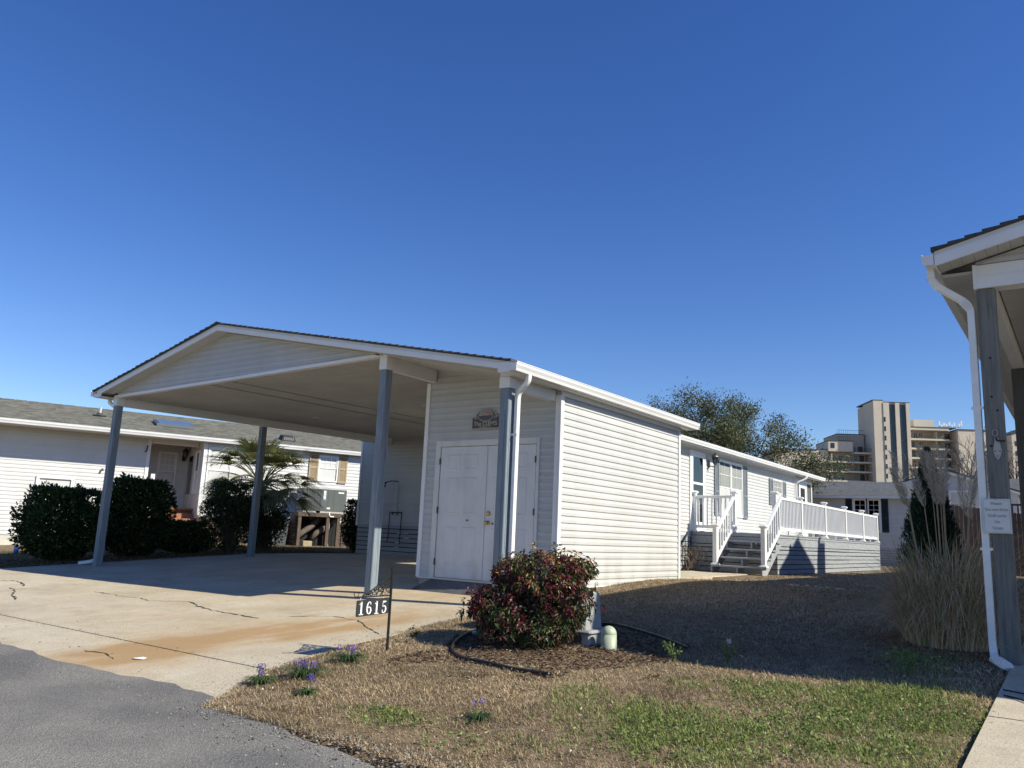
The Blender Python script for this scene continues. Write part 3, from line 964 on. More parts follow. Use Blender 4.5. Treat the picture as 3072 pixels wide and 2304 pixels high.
ob('deadbolt', MB().tube([(-1.215, -.022, 1.012), (-1.215, -.045, 1.012), (-1.215, -.05, 1.012)], [.033, .031, .02], 16), brass, D2, smooth=True)
for D_, kx in ((D1, -1.62), (D2, -1.13)):
    ob('hasp_bolt', MB().tube([(kx, -.022, .86 if D_ is D2 else .90), (kx, -.055, .86 if D_ is D2 else .90)], [.014, .012], 10), M('dull_steel', (.25, .25, .26), .4, metal=.8), D_)
for xx, D_ in ((-2.23, D1), (-.381, D2)):
    for zz in (.25, 1.05, 1.82):
        ob('hinge', B(xx-.011, xx+.011, -.045, -.036, zz-.05, zz+.05), M('hinge_steel', (.08, .08, .08), .5, metal=.6), D_)

# ramp plate
rp = thing('door_ramp', (-1.5, -.25, -.15), 'grey diamond plate metal ramp in front of the shed doors', 'ramp')
rz0, rz1 = float(zd(-1.5, -.50))+.008, -.012
def rzz(y): return rz0+(rz1-rz0)*(y+.50)/(.47)
plate = MB().loft([[(-2.28, y_, rzz(y_)), (-.55, y_, rzz(y_)), (-.55, y_, rzz(y_)-.012), (-2.28, y_, rzz(y_)-.012)] for y_ in (-.50, -.03)])
pl_ = ob('plate', plate, steel, rp)
tr = MB()
for i in range(44):
    for j in range(12):
        x_ = -2.26+1.69*(i+.5)/44; y_ = -.49+.45*(j+.5)/12
        s_ = 1 if (i+j) % 2 else -1
        dx_, dy_ = .011, .011*s_
        z_ = rzz(y_)+.0005
        n_ = np.array([-dy_, dx_])/.0155*.0035
        tr.add([(x_-dx_, y_-dy_, rzz(y_-dy_)+.0004), (x_+n_[0], y_+n_[1], rzz(y_)+.003), (x_+dx_, y_+dy_, rzz(y_+dy_)+.0004), (x_-n_[0], y_-n_[1], rzz(y_)+.003)], [(0, 1, 2, 3)])
o = ob('raised_tread', tr, steel, pl_)
tag(o, kind='stuff')

# carved name sign on the shed wall
ns = thing('name_sign', (-1.335, -.03, 2.31), 'arched carved wooden name sign reading The CLEMS over the shed doors', 'sign')
signd = M('sign_dark_wood', (.075, .07, .068), .7, (.10, .095, .09), 30, bump=.3)
signb = M('sign_border_cream', (.42, .41, .385), .6)
def arch(x0, x1, zb, zs, zt, ins=0, n=18):
    xm = (x0+x1)/2
    w = (x1-x0)*.375-ins
    pts = [(x0+ins, zb+ins), (x1-ins, zb+ins), (x1-ins, zs-ins)]
    for k in range(n+1):
        a = math.pi*k/n
        pts.append((xm+w*math.cos(a), zs-ins+(zt-zs)*math.sin(a)))
    pts.append((x0+ins, zs-ins))
    return pts
ob('board', MB().prism(arch(-1.605, -1.065, 2.312, 2.505, 2.625), 'y', -.05, -.018), signb, ns)
fce = ob('face', MB().prism(arch(-1.605, -1.065, 2.312, 2.505, 2.625, .012), 'y', -.054, -.0501), signd, ns)
def disc(xc, zc, rx_, rz_, y, th=.003, n=28, a0=0, a1=2*math.pi):
    return MB().prism([(xc+rx_*math.cos(a), zc+rz_*math.sin(a)) for a in np.linspace(a0, a1, n, endpoint=(a1-a0) < 6.2)], 'y', y-th, y)
xm = -1.335
ob('medallion_rim', disc(xm, 2.516, .148, .093, -.0541), signb, fce)
ob('medallion_sky', disc(xm, 2.516, .138, .083, -.0572, .001), M('medallion_pink_sky', (.36, .235, .235), .6, (.27, .18, .19), 30), fce)
ob('medallion_sea', disc(xm, 2.516, .138, .083, -.0583, .001, a0=math.pi*1.0, a1=2*math.pi), M('medallion_sea', (.05, .055, .075), .5, (.09, .10, .12), 60, (1, 1, 4)), fce)
ob('medallion_sand', disc(xm, 2.466, .09, .034, -.0594, .001, a0=math.pi, a1=2*math.pi), M('medallion_sand', (.13, .12, .10), .7), fce)
mb = MB()
for k, c_ in enumerate(range(6)):
    a0 = math.pi*(.12+.16*k); a1 = a0+math.pi*.16
    if k % 2 == 0:
        mb.prism([(xm-.04, 2.525), (xm-.04+.075*math.cos(a0+.5), 2.53+.05*math.sin(a0+.5)), (xm-.04+.075*math.cos(a1+.5), 2.53+.05*math.sin(a1+.5))], 'y', -.0606, -.0596)
ob('medallion_umbrella', mb, signb, fce)
ob('medallion_sun', disc(xm+.02, 2.522, .04, .022, -.0604, .001, a0=0, a1=math.pi), M('medallion_sun', (.45, .33, .31), .6), fce)
for sx in (-1, 1):
    mb = MB()
    for k in range(3):
        mb.tube([(xm+sx*(.165+.02*k+.012*math.cos(a)), -.057, 2.492-.008*k+.014*math.sin(a)) for a in np.linspace(0, 4.8, 12)], .0035, 5)
    ob('scroll', mb, signb, fce)

def text(name, body, size, mat, parent, mw, offset=0.0, ext=.001, shear=0.0, align='CENTER', sx=1.0):
    cu = bpy.data.curves.new(name, 'FONT')
    cu.body = body
    cu.size = size
    cu.align_x = align
    cu.align_y = 'CENTER'
    cu.extrude = ext
    cu.offset = offset
    cu.shear = shear
    to = bpy.data.objects.new(name, cu)
    COL.objects.link(to)
    dg = bpy.context.evaluated_depsgraph_get()
    me = bpy.data.meshes.new_from_object(to.evaluated_get(dg))
    bpy.data.objects.remove(to)
    me.transform(mw @ Matrix.Diagonal((sx, 1, 1, 1)))
    me.materials.clear()
    me.materials.append(mat)
    return ob(name, me, None, parent)
def face_mw(loc, right, upv):
    r_ = Vector(right).normalized(); u_ = Vector(upv).normalized(); n_ = r_.cross(u_)
    m = Matrix((( r_.x, u_.x, n_.x, loc[0]), (r_.y, u_.y, n_.y, loc[1]), (r_.z, u_.z, n_.z, loc[2]), (0, 0, 0, 1)))
    return m
def serif_text(name, body, size, mat, parent, loc, right=(1, 0, 0), upv=(0, 0, 1), off=.0, sx=1.0):
    return text(name, body, size, mat, parent, face_mw(loc, right, upv), offset=off, sx=sx)
serif_text('lettering', "The CLEM'S", .092, signb, fce, (xm, -.0555, 2.389), off=.0015, sx=.98)
serif_text('lettering', "LEESBURG, VA", .036, signb, fce, (xm-.005, -.0555, 2.338), off=.0003)

# house number sign on a pole
hn = thing('house_number_sign', (.76, -4.1, -.43), 'black house number sign 1615 hanging from a scrolled pole by the driveway', 'sign')
zb_ = float(zl(.76, -4.1))-.1
SO = Matrix.Translation((.15, -.155, .02))
ob('pole', B(.60, .62, -3.965, -3.945, zb_-.02, .345, ch=.002), black, hn)
ob('arm', B(.605, .615, -4.41, -3.966, .068, .078), black, hn)
pn = MB()
pp = []
for (cy, cz, a0) in ((-3.99, -.075, -90), (-3.99, .045, 0), (-4.375, .03, 90), (-4.375, -.09, 180)):
    for k in range(5):
        a = math.radians(a0+k*22.5)
        pp.append((cy+.012*math.cos(a), cz+.012*math.sin(a)))
pn.prism([(a, b) for a, b in pp], 'x', .604, .616)
pan = ob('number_panel', pn, M('panel_charcoal', (.03, .032, .036), .5), hn)
wnum = M('number_white', (.82, .82, .80), .5)
def digit(ch, yc, zc, h, parent):
    """serif numerals drawn as thick strokes; reading direction is -Y to +Y seen from +X"""
    mb = MB()
    W = h*.5
    X0, X1 = .6162, .6185
    def stroke(pts, wd):
        n = len(pts)
        L_, R_ = [], []
        for i, (a, b) in enumerate(pts):
            pa = pts[max(i-1, 0)]; pb = pts[min(i+1, n-1)]
            dx, dy = pb[0]-pa[0], pb[1]-pa[1]
            l = math.hypot(dx, dy)+1e-9
            ww = wd[i] if hasattr(wd, '__len__') else wd
            L_.append((a-dy/l*ww/2, b+dx/l*ww/2)); R_.append((a+dy/l*ww/2, b-dx/l*ww/2))
        for i in range(n-1):
            q = [L_[i], R_[i], R_[i+1], L_[i+1]]
            mb.loft([[(X0, yc+u*h, zc+v*h) for u, v in q], [(X1, yc+u*h, zc+v*h) for u, v in q]])
    if ch == '1':
        stroke([(0, -.46), (0, .5)], .17)
        stroke([(-.23, -.47), (.23, -.47)], .07)
        stroke([(-.22, .30), (-.1, .36), (0.0, .46)], [.04, .06, .08])
    if ch == '6':
        stroke([(.18, .40), (.08, .47), (-.05, .44), (-.16, .30), (-.21, .08), (-.21, -.14), (-.15, -.36), (0, -.46), (.14, -.38), (.21, -.2), (.16, .0), (.02, .09), (-.12, .03), (-.19, -.1)], [.06, .06, .08, .12, .15, .16, .13, .07, .12, .15, .12, .06, .06, .05])
        stroke([(.13, .33), (.2, .3)], .11)
    if ch == '5':
        stroke([(-.15, .44), (.05, .42), (.22, .46)], [.12, .13, .05])
        stroke([(-.15, .45), (-.17, .02)], .05)
        stroke([(-.17, .02), (-.02, .11), (.13, .05), (.2, -.13), (.14, -.34), (-.02, -.46), (-.17, -.4), (-.2, -.28)], [.04, .06, .12, .16, .13, .07, .08, .12])
        stroke([(-.24, -.27), (-.14, -.25)], .1)
    return ob('numeral', mb, wnum, parent)
for k, c_ in enumerate('1615'):
    yy = -4.335+.098*k
    digit(c_, yy, -.028+.0*k, .115, pan)
for k in (0, 1):
    yy = (-4.345, -4.05)[k]
    ob('hook', MB().tube([(.61, yy+.006*math.sin(a*2), .073-.028*a/3.14) for a in np.linspace(0, 3.14, 8)], .0022, 5), wnum, hn)
# lacy scroll bracket: palm and leaf tracery between pole and arm
sc_ = MB()
rr = random.Random(5)
def zarc(y): return .078+.205*max(0, 1-((-3.966-y)/.36))**1.2
for k in range(46):
    y0 = -3.975-rr.random()**1.25*.35
    z0 = .08+rr.random()*(zarc(y0)-.075)
    r0 = rr.uniform(.010, .026); a0 = rr.uniform(0, 6.28); s_ = rr.choice((-1, 1))
    pts = [(.61+rr.uniform(-.002, .002), y0+r0*(1-.12*t)*math.cos(a0+s_*t), z0+r0*(1-.12*t)*math.sin(a0+s_*t)) for t in np.linspace(0, 4.5, 10)]
    pts = [q for q in pts if q[2] > .075]
    if len(pts) > 3: sc_.tube(pts, rr.uniform(.002, .0045), 4)
for k in range(60):
    y0 = -3.97-rr.random()**1.3*.33
    z0 = .085+rr.random()*max(.01, zarc(y0)-.09)
    a0 = rr.uniform(0, 6.28); l = rr.uniform(.012, .03)
    e = (math.cos(a0)*l, math.sin(a0)*l); n_ = (-e[1]*.25, e[0]*.25)
    q = [(y0-e[0], z0-e[1]), (y0+n_[0], z0+n_[1]), (y0+e[0], z0+e[1]), (y0-n_[0], z0-n_[1])]
    sc_.loft([[(.608, a, b) for a, b in q], [(.612, a, b) for a, b in q]])
sc_.tube([(.61, -3.966-.36*t, float(zarc(-3.966-.36*t))) for t in np.linspace(0, 1, 12)], .004, 5)
sc_.tube([(.61, -4.40+.03*math.cos(a), .098+.022*math.sin(a)) for a in np.linspace(0, 6, 14)], .004, 5)
ob('scroll_bracket', sc_, M('bracket_dark_bronze', (.022, .024, .02), .5), hn)

for o_ in list(hn.children)+[q_ for c_ in hn.children for q_ in c_.children]:
    o_.data.transform(SO)
# ---------------------------------------------------------------- windows, shutters
def frame(o, U, Nn):
    return (np.asarray(o, float), np.array([U, [-t for t in Nn], [0, 0, 1]], float))

mul = M('window_vinyl', (.82, .82, .80), .4, spec=.4)
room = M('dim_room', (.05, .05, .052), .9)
def window(parent, fr, x0, x1, z0, z1, cols=3, rows=(2, 2), split=.5, trim=.05, curt=None, depth=.10, mat=None, gl=None, name='window', room_=True):
    mat = mat or mul
    mb = MB(fr)
    for a, b, c, d in ((x0-trim, x0, z0-trim, z1+trim), (x1, x1+trim, z0-trim, z1+trim), (x0, x1, z1, z1+trim), (x0, x1, z0-trim, z0)):
        mb.box(a, b, -.035, .03, c, d)
    wn = ob(name, mb, mat, parent)
    zm = z0+(z1-z0)*split
    s = .03
    for k, (a, b, off, rws) in enumerate(((z0, zm, .012, rows[1]), (zm, z1, -.004, rows[0]))):
        if rws == 0 and k == 0: continue
        mb = MB(fr)
        for q in ((x0, x0+s, a, b), (x1-s, x1, a, b), (x0+s, x1-s, b-s*.8, b), (x0+s, x1-s, a, a+s)):
            mb.box(q[0], q[1], off-.012, off+.012, q[2], q[3])
        sa = ob('sash', mb, mat, wn)
        mg = MB(fr)
        for i in range(1, cols):
            xx = x0+s+(x1-x0-2*s)*i/cols
            mg.box(xx-.008, xx+.008, off-.006, off+.004, a+s, b-s*.8)
        for j in range(1, rws):
            zz = a+s+(b-a-2*s)*j/rws
            mg.box(x0+s, x1-s, off-.0055, off+.0035, zz-.008, zz+.008)
        if cols > 1 or rws > 1:
            ob('muntin', mg, mat, wn)
        ob('pane', B(x0+s, x1-s, off+.005, off+.008, a+s, b-s*.8, fr=fr), gl or glass, wn)
    if curt:
        for (a, b, c, d) in curt:
            n = 26
            v, f = [], []
            for i in range(n+1):
                xx = x0+(x1-x0)*(a+(b-a)*i/n)
                yy = .05+.012*math.sin(i*1.9)
                v += [(xx, yy, z0+(z1-z0)*c), (xx, yy, z0+(z1-z0)*d)]
                if i: f.append((2*i-2, 2*i, 2*i+1, 2*i-1))
            ob('curtain', MB(fr).add(v, f), curtain, wn)
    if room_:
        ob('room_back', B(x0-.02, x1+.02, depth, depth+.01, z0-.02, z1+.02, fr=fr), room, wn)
    return wn

def shutter(parent, fr, x0, x1, z0, z1, mat, mid=.42, pitch=.035, y=-.02):
    mb = MB(fr)
    t = .045
    for q in ((x0, x0+t, z0, z1), (x1-t, x1, z0, z1)):
        mb.box(q[0], q[1], y-.03, y, q[2], q[3])
    zm = z0+(z1-z0)*mid
    for a, b in ((z0, z0+.07), (zm-.03, zm+.03), (z1-.07, z1)):
        mb.box(x0+t, x1-t, y-.0285, y, a, b)
    s = ob('shutter', mb, mat, parent)
    ml = MB(fr)
    ml.box(x0+t, x1-t, y-.006, y-.002, z0+.07, z1-.07)
    for a, b in ((z0+.07, zm-.03), (zm+.03, z1-.07)):
        zz = a+.004
        while zz < b-pitch*.6:
            ml.add([(x0+t, y-.026, zz), (x1-t, y-.026, zz), (x1-t, y-.008, zz+pitch*.75), (x0+t, y-.008, zz+pitch*.75), (x0+t, y-.02, zz-.004), (x1-t, y-.02, zz-.004)], [(0, 1, 2, 3), (4, 5, 1, 0)])
            zz += pitch
    tag(ob('louvres', ml, mat, s), kind='stuff')
    return s

def lantern(parent, p, out, mat, s=1.0, gmat=None):
    """wall lantern: plate on wall at p, arm reaching along `out`"""
    p, out = np.asarray(p, float), np.asarray(out, float)
    Z = np.array([0, 0, 1.0])
    side = np.cross(Z, out)
    pl = ob('lantern_plate', MB().loft([[p+side*a*.045*s+Z*b*s+out*d for a, b in ((-1, -.09), (1, -.09), (1.2, 0), (1, .09), (-1, .09), (-1.2, 0))] for d in (0, .02*s)]), mat, parent)
    c = p+out*.17*s
    ob('lantern_arm', MB().tube([p+out*.02*s-Z*.05*s, p+out*.10*s-Z*.075*s, c-Z*.06*s, c-Z*.02*s], .011*s, 6), mat, pl)
    mb = MB()
    for k in range(6):
        a = 2*math.pi*k/6
        e = out*math.cos(a)+side*math.sin(a)
        mb.tube([c-Z*.0*s+e*.045*s, c+Z*.17*s+e*.078*s], .006*s, 4)
    mb.tube([c-Z*.045*s, c-Z*.03*s, c-Z*.0*s, c+Z*.008*s], [.006*s, .02*s, .05*s, .05*s], 10)
    mb.tube([c+Z*.168*s, c+Z*.185*s, c+Z*.225*s, c+Z*.25*s, c+Z*.26*s, c+Z*.30*s], [.095*s, .09*s, .055*s, .03*s, .012*s, .004*s], 10)
    ob('lantern_cage', mb, mat, pl)
    ob('lantern_glass', MB().tube([c+Z*.005*s, c+Z*.168*s], [.038*s, .068*s], 8), gmat or glass, pl)
    ob('bulb', MB().tube([c+Z*.01*s, c+Z*.05*s, c+Z*.09*s, c+Z*.12*s], [.012*s, .014*s, .026*s, .006*s], 8), white, pl, smooth=True)
    return pl

# ---------------------------------------------------------------- the long house behind the carport
hs_ = thing('house', (-7.0, 15.0, 0.0), 'long white sided mobile home with grey shutters behind the shed', 'house')
HX, HY0, HY1 = -2.62, 7.0, 20.42
EZ = 3.30
we = ob('end_wall', B(-11.33, -2.72, HY0+.001, HY0+.1, .80, 3.36), vinyl, hs_)
siding(we, (0, HY0, 0), (1, 0, 0), (0, -1, 0), .84, 3.36, lambda z: -11.30, lambda z: -2.64, (), vinyl_shaded)
wr = ob('side_wall', B(HX-.1, HX-.001, HY0, HY1, .86, 3.36), vinyl, hs_)
HOLES = [(10.78, 11.86, .9, 3.22), (12.90, 14.92, 1.53, 3.20), (17.86, 18.90, 2.1, 3.0)]
siding(wr, (HX, 0, 0), (0, 1, 0), (1, 0, 0), .89, 3.35, lambda z: HY0+.03, lambda z: HY1-.03, HOLES, vinyl, seams=((16.2, 4, 1), (16.2, 4, 2), (9.0, 4, 0)))
ob('corner_trim', B(-11.38, -11.31, HY0-.03, HY0+.06, .80, 3.3), white, hs_)
ob('corner_trim', B(HX+.001, HX+.03, HY1-.05, HY1+.02, .86, 3.35), white, hs_)
# skirting slats
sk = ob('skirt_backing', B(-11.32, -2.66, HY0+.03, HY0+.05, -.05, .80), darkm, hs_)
for k in range(7):
    a, b = ((.748, .838), (.624, .726), (.50, .602), (.376, .478), (.252, .354), (.128, .230), (-.01, .106))[k]
    ob('skirt_plank', B(-11.32, -2.64, HY0-.012+R.uniform(-.003, .003), HY0+.014, a, b), greyw, sk)
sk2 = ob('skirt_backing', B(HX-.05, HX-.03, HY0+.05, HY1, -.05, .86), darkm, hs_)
for k in range(7):
    a, b = ((.748, .87), (.624, .726), (.50, .602), (.376, .478), (.252, .354), (.128, .230), (-.01, .106))[k]
    ob('skirt_plank', B(HX-.02, HX+.004, HY0+.02, 10.88, a, b), greyw, sk2)
    ob('skirt_plank', B(HX-.02, HX+.004, 20.5, 23.0, a, b), greyw, sk2)
# roof
hroof = MB()
hroof.prism([(-2.32, 3.40), (-7.0, 4.55), (-11.65, 3.40), (-11.65, 3.37), (-7.0, 4.50), (-2.32, 3.37)], 'y', HY0-.0+.01, 23.2)
rf_ = ob('roof', hroof, shing_d, hs_)
ob('gable_end', MB().prism([(-11.3, 3.36), (-2.7, 3.36), (-7.0, 4.48)], 'y', HY0+.02, HY0+.08), vinyl, hs_)
ob('gable_end', MB().prism([(-11.3, 3.36), (-2.7, 3.36), (-7.0, 4.48)], 'y', 22.6, 22.65), vinyl, hs_)
ob('eave_fascia', B(-2.335, -2.32, HY0+.01, 23.2, 3.28, 3.395), white, hs_)
ob('eave_soffit', B(HX+.002, -2.336, HY0+.01, 23.2, 3.335, 3.345), white, hs_)
gutter('gutter', hs_, -2.319, 3.315, HY0+.02, 23.22, 1)
ob('frieze_trim', B(HX+.004, HX+.025, HY0+.05, HY1, 3.27, 3.333), white, hs_)
FRH = frame((HX, 0, 0), (0, 1, 0), (1, 0, 0))
downspout(hs_, [(-2.26, 20.75, 3.32), (-2.26, 20.7, 3.22), (-2.575, 20.5, 3.05), (-2.575, 20.5, 1.05)], .036, .028, (0, 1, 0))
# entry: casing, storm door with long glass
ob('door_casing', B(10.78, 10.87, -.045, -.001, 1.03, 3.22, fr=FRH), white, hs_)
ob('door_casing', B(11.77, 11.86, -.045, -.001, 1.03, 3.22, fr=FRH), white, hs_)
ob('door_casing', B(10.8705, 11.7695, -.045, -.001, 3.13, 3.22, fr=FRH), white, hs_)
mb = MB(FRH)
for q in ((10.875, 10.985, 1.05, 3.125), (11.69, 11.765, 1.05, 3.125), (10.985, 11.69, 3.06, 3.125), (10.985, 11.69, 1.05, 1.28), (10.985, 11.69, 2.30, 2.36)):
    mb.box(q[0], q[1], -.04, -.008, q[2], q[3])
sd_ = ob('storm_door', mb, whitev, hs_)
ob('pane', B(10.985, 11.69, -.026, -.022, 2.36, 3.06, fr=FRH), glass, sd_)
ob('pane', B(10.985, 11.69, -.025, -.021, 1.28, 2.30, fr=FRH), glass, sd_)
idr = ob('inner_door', B(10.90, 11.74, .045, .08, 1.05, 3.12, fr=FRH), doorm, sd_)
ob('fanlight', MB(FRH).prism([(11.30+.27*math.cos(a), 2.72+.27*math.sin(a)) for a in np.linspace(0, math.pi, 14)], 'y', .040, .044), glassd, sd_)
mb = MB(FRH)
for a in (.0, .9, 1.57, 2.24, math.pi):
    mb.bar((11.30, .036, 2.72), (11.30+.28*math.cos(a), .036, 2.72+.28*math.sin(a)), .008, .004, (0, 1, 0))
for k in range(12):
    a, b = math.pi*k/12, math.pi*(k+1)/12
    mb.bar((11.30+.27*math.cos(a), .035, 2.72+.27*math.sin(a)), (11.30+.27*math.cos(b), .035, 2.72+.27*math.sin(b)), .008, .004, (0, 1, 0))
ob('fan_muntin', mb, whitev, sd_)
ob('knocker', MB(FRH).tube([(11.32, .038, 2.60), (11.34, .03, 2.55), (11.32, .03, 2.50), (11.30, .03, 2.55), (11.32, .038, 2.60)], .012, 6), black, sd_)
lantern(hs_, (HX+.018, 12.14, 2.95), (1, 0, 0), M('lantern_pewter', (.12, .125, .12), .4, metal=.4), 1.15)
shm = M('shutter_slate', (.16, .185, .215), .6, (.20, .225, .25), 6)
wA = window(hs_, FRH, 12.95, 13.87, 1.58, 3.13, 2, (2, 2), .5, .045, [(.0, .52, .02, .98), (.6, 1, .02, .98)])
wB = window(hs_, FRH, 13.95, 14.86, 1.58, 3.13, 2, (2, 2), .5, .045, [(.0, .55, .02, .98), (.62, 1, .02, .98)])
shutter(hs_, FRH, 12.55, 12.90, 1.52, 3.16, shm)
shutter(hs_, FRH, 14.925, 15.28, 1.52, 3.16, shm)
window(hs_, FRH, 17.90, 18.86, 2.15, 2.95, 2, (2, 1), .45, .04)
shutter(hs_, FRH, 17.46, 17.84, 2.10, 2.98, shm)
shutter(hs_, FRH, 18.92, 19.28, 2.10, 2.98, shm)
# screened porch end
scr = M('screen_mesh_dark', (.10, .10, .098), .8)
mb = MB()
for a, b, c, d in ((20.5, 20.6, 1.0, 3.12), (20.93, 21.0, 1.0, 3.12), (21.9, 21.98, 1.0, 3.12), (22.56, 22.66, 1.0, 3.12), (20.5, 22.66, 3.12, 3.2), (20.5, 22.66, .9, 1.0)):
    mb.box(HX-.05, HX+.02, a+.0005, b-.0005, c, d)
pr_ = ob('porch_frame', mb, white, hs_)
for a, b in ((20.6, 20.93), (21.98, 22.56)):
    ob('screen', B(HX-.03, HX-.02, a, b, 1.0, 3.12), scr, pr_)
ob('porch_header', B(HX-.06, HX+.0, 20.43, 22.7, 3.2, 3.335), vinyl_shaded, hs_)
pd = ob('porch_door', B(HX-.03, HX+.005, 21.01, 21.89, 1.02, 3.11), whitev, hs_)
ob('door_pane', B(HX+.006, HX+.010, 21.17, 21.73, 2.2, 2.92), glassd, pd)
ob('wall_end', B(-11.3, HX-.06, 22.5, 22.59, 0.0, 3.36), vinyl, hs_)

# outdoor shower on the end wall
os_ = thing('outdoor_shower', (-9.77, 6.95, .3), 'outdoor shower with black head and pipes on the carport rear wall', 'shower')
pvc = M('pvc_pipe', (.5, .5, .48), .5)
ob('riser', MB().tube([(-9.77, 6.94, 1.2), (-9.77, 6.94, 2.04)], .018, 8), pvc, os_)
ob('shower_arm', MB().tube([(-9.77, 6.94, 2.03), (-9.77, 6.93, 2.07), (-9.80, 6.80, 2.075), (-9.85, 6.66, 2.05), (-9.88, 6.6, 2.02)], .013, 8), black, os_)
ob('shower_head', MB().tube([(-9.88, 6.6, 2.02), (-9.90, 6.56, 1.99), (-9.92, 6.53, 1.95), (-9.93, 6.51, 1.92)], [.02, .035, .085, .08], 14), black, os_)
ob('crossbar', MB().tube([(-10.0, 6.94, 1.2), (-9.54, 6.94, 1.2)], .016, 6), black, os_)
for xx in (-9.86, -9.68):
    ob('valve', MB().tube([(xx, 6.94, 1.2), (xx, 6.9, 1.18), (xx, 6.89, 1.12)], [.018, .02, .012], 6), black, os_)
ob('hot_pipe', MB().tube([(-10.0, 6.94, 1.2), (-10.01, 6.94, .8), (-10.02, 6.945, .55), (-10.06, 6.95, .36)], .014, 6), M('red_pipe', (.22, .02, .025), .5), os_)
ob('cold_pipe', MB().tube([(-9.54, 6.94, 1.2), (-9.56, 6.94, .7), (-9.57, 6.95, .33)], .014, 6), black, os_)
for (xx, zz, l) in ((-9.62, .63, .14), (-9.38, .635, .22), (-9.34, .50, .2), (-9.66, .37, .16), (-9.68, .235, .12)):
    ob('hanger', B(xx-l/2, xx+l/2, 6.955, 6.975, zz-.012, zz+.004), white, os_)

# ---------------------------------------------------------------- deck with stairs
dk = thing('deck', (-1.45, 16.5, 0.0), 'grey painted wooden deck with white railing and front stairs beside the house', 'deck')
DX, DY0, DY1, DZ = -.30, 10.92, 23.05, 1.02
# floor boards run across the deck
fb = B(HX+.02, DX+.03, 0, .138, DZ-.03, DZ).mesh('deck_board')
fb.materials.append(greyw)
y = DY0-.02
fl = ob('deck_frame', B(HX+.03, DX-.05, DY0+.04, DY1-.05, DZ-.2, DZ-.031), greyw, dk)
while y < DY1-.1:
    o = bpy.data.objects.new('deck_board', fb); o.location = (0, y, 0); link(o, fl)
    y += .1444
SL = [(.93, 1.0), (.718, .915), (.632, .698), (.512, .608), (.388, .490), (.264, .366), (.140, .242), (.012, .118)]
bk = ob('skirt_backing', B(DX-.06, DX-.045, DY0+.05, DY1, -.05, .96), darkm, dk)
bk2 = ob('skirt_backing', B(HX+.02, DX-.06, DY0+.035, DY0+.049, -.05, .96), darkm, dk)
for k, (a, b) in enumerate(SL):
    cuts = [DY0, 13.36+.02*k % .05, 18.25, DY1] if k else [DY0, 13.4, 18.2, DY1]
    cuts = [DY0, 13.38, 15.83, 18.26, DY1] if k % 2 else [DY0, 13.38, 18.26, DY1]
    for y0, y1 in zip(cuts[:-1], cuts[1:]):
        # boards bow a little between posts
        n = 5
        sag = R.uniform(-.006, .006)
        rs = []
        for i in range(n):
            t = i/(n-1)
            dz = sag*math.sin(math.pi*t)
            pr = .012 if k == 0 else 0
            xo = R.uniform(-.002, .002)
            yy = y0+.002+(y1-y0-.004)*t
            rs.append([(DX-.03+xo, yy, a+dz), (DX+pr+xo, yy, a+dz), (DX+pr+xo, yy, b+dz), (DX-.03+xo, yy, b+dz)])
        ob('skirt_plank', MB().loft(rs), greyw, bk)
    ob('skirt_plank', B(HX+.02, DX-.032, DY0-.005 if k else DY0-.015, DY0+.02, a, b), greyw, bk2)
# railing posts, rails, balusters
def rpost(x, y, z0, z1, w=.052):
    p_ = ob('railing_post', B(x-w, x+w, y-w, y+w, z0, z1, ch=.004), whitev, dk)
    c = MB()
    def sq(s, z): return [(x-s, y-s, z), (x+s, y-s, z), (x+s, y+s, z), (x-s, y+s, z)]
    c.loft([sq(w+.003, z1-.035), sq(w+.012, z1-.02), sq(w+.035, z1+.005), sq(w+.035, z1+.02), sq(w+.01, z1+.045), sq(.012, z1+.055)])
    ob('post_cap', c, whitev, p_)
    c = MB()
    c.loft([sq(w+.035, z0), sq(w+.033, z0+.02), sq(w+.012, z0+.045), sq(w+.002, z0+.05)])
    ob('post_base', c, whitev, p_)
    return p_
XP = DX-.075
PY = [11.02, 13.28, 15.74, 18.22, 20.68, 22.98]
for yy in PY: rpost(XP, yy, DZ, 2.05)
bal = B(-.018, .018, -.018, .018, 0, .72).mesh('baluster')
bal.materials.append(whitev)
for y0, y1 in zip(PY[:-1], PY[1:]):
    ob('top_rail', B(XP-.035, XP+.035, y0+.053, y1-.053, 1.915, 1.985, ch=.006), whitev, dk)
    ob('bottom_rail', B(XP-.03, XP+.03, y0+.053, y1-.053, 1.115, 1.195, ch=.005), whitev, dk)
    ob('rail_foot', B(XP-.02, XP+.02, (y0+y1)/2-.02, (y0+y1)/2+.02, DZ, 1.114), whitev, dk)
    n = 17
    for k in range(n):
        o = bpy.data.objects.new('baluster', bal)
        o.location = (XP, y0+.05+(y1-y0-.1)*(k+.5)/n, 1.195)
        link(o, dk)
YPF = DY0+.08
rpost(HX+.075, YPF, DZ, 2.06)
rpost(-1.44, YPF, DZ, 2.06)
ob('top_rail', B(HX+.128, -1.493, YPF-.035, YPF+.035, 1.915, 1.985, ch=.006), whitev, dk)
ob('bottom_rail', B(HX+.128, -1.493, YPF-.03, YPF+.03, 1.115, 1.195, ch=.005), whitev, dk)
for k in range(8):
    o = bpy.data.objects.new('baluster', bal)
    o.location = (HX+.13+(1.0)*(k+.5)/8, YPF, 1.195)
    link(o, dk)
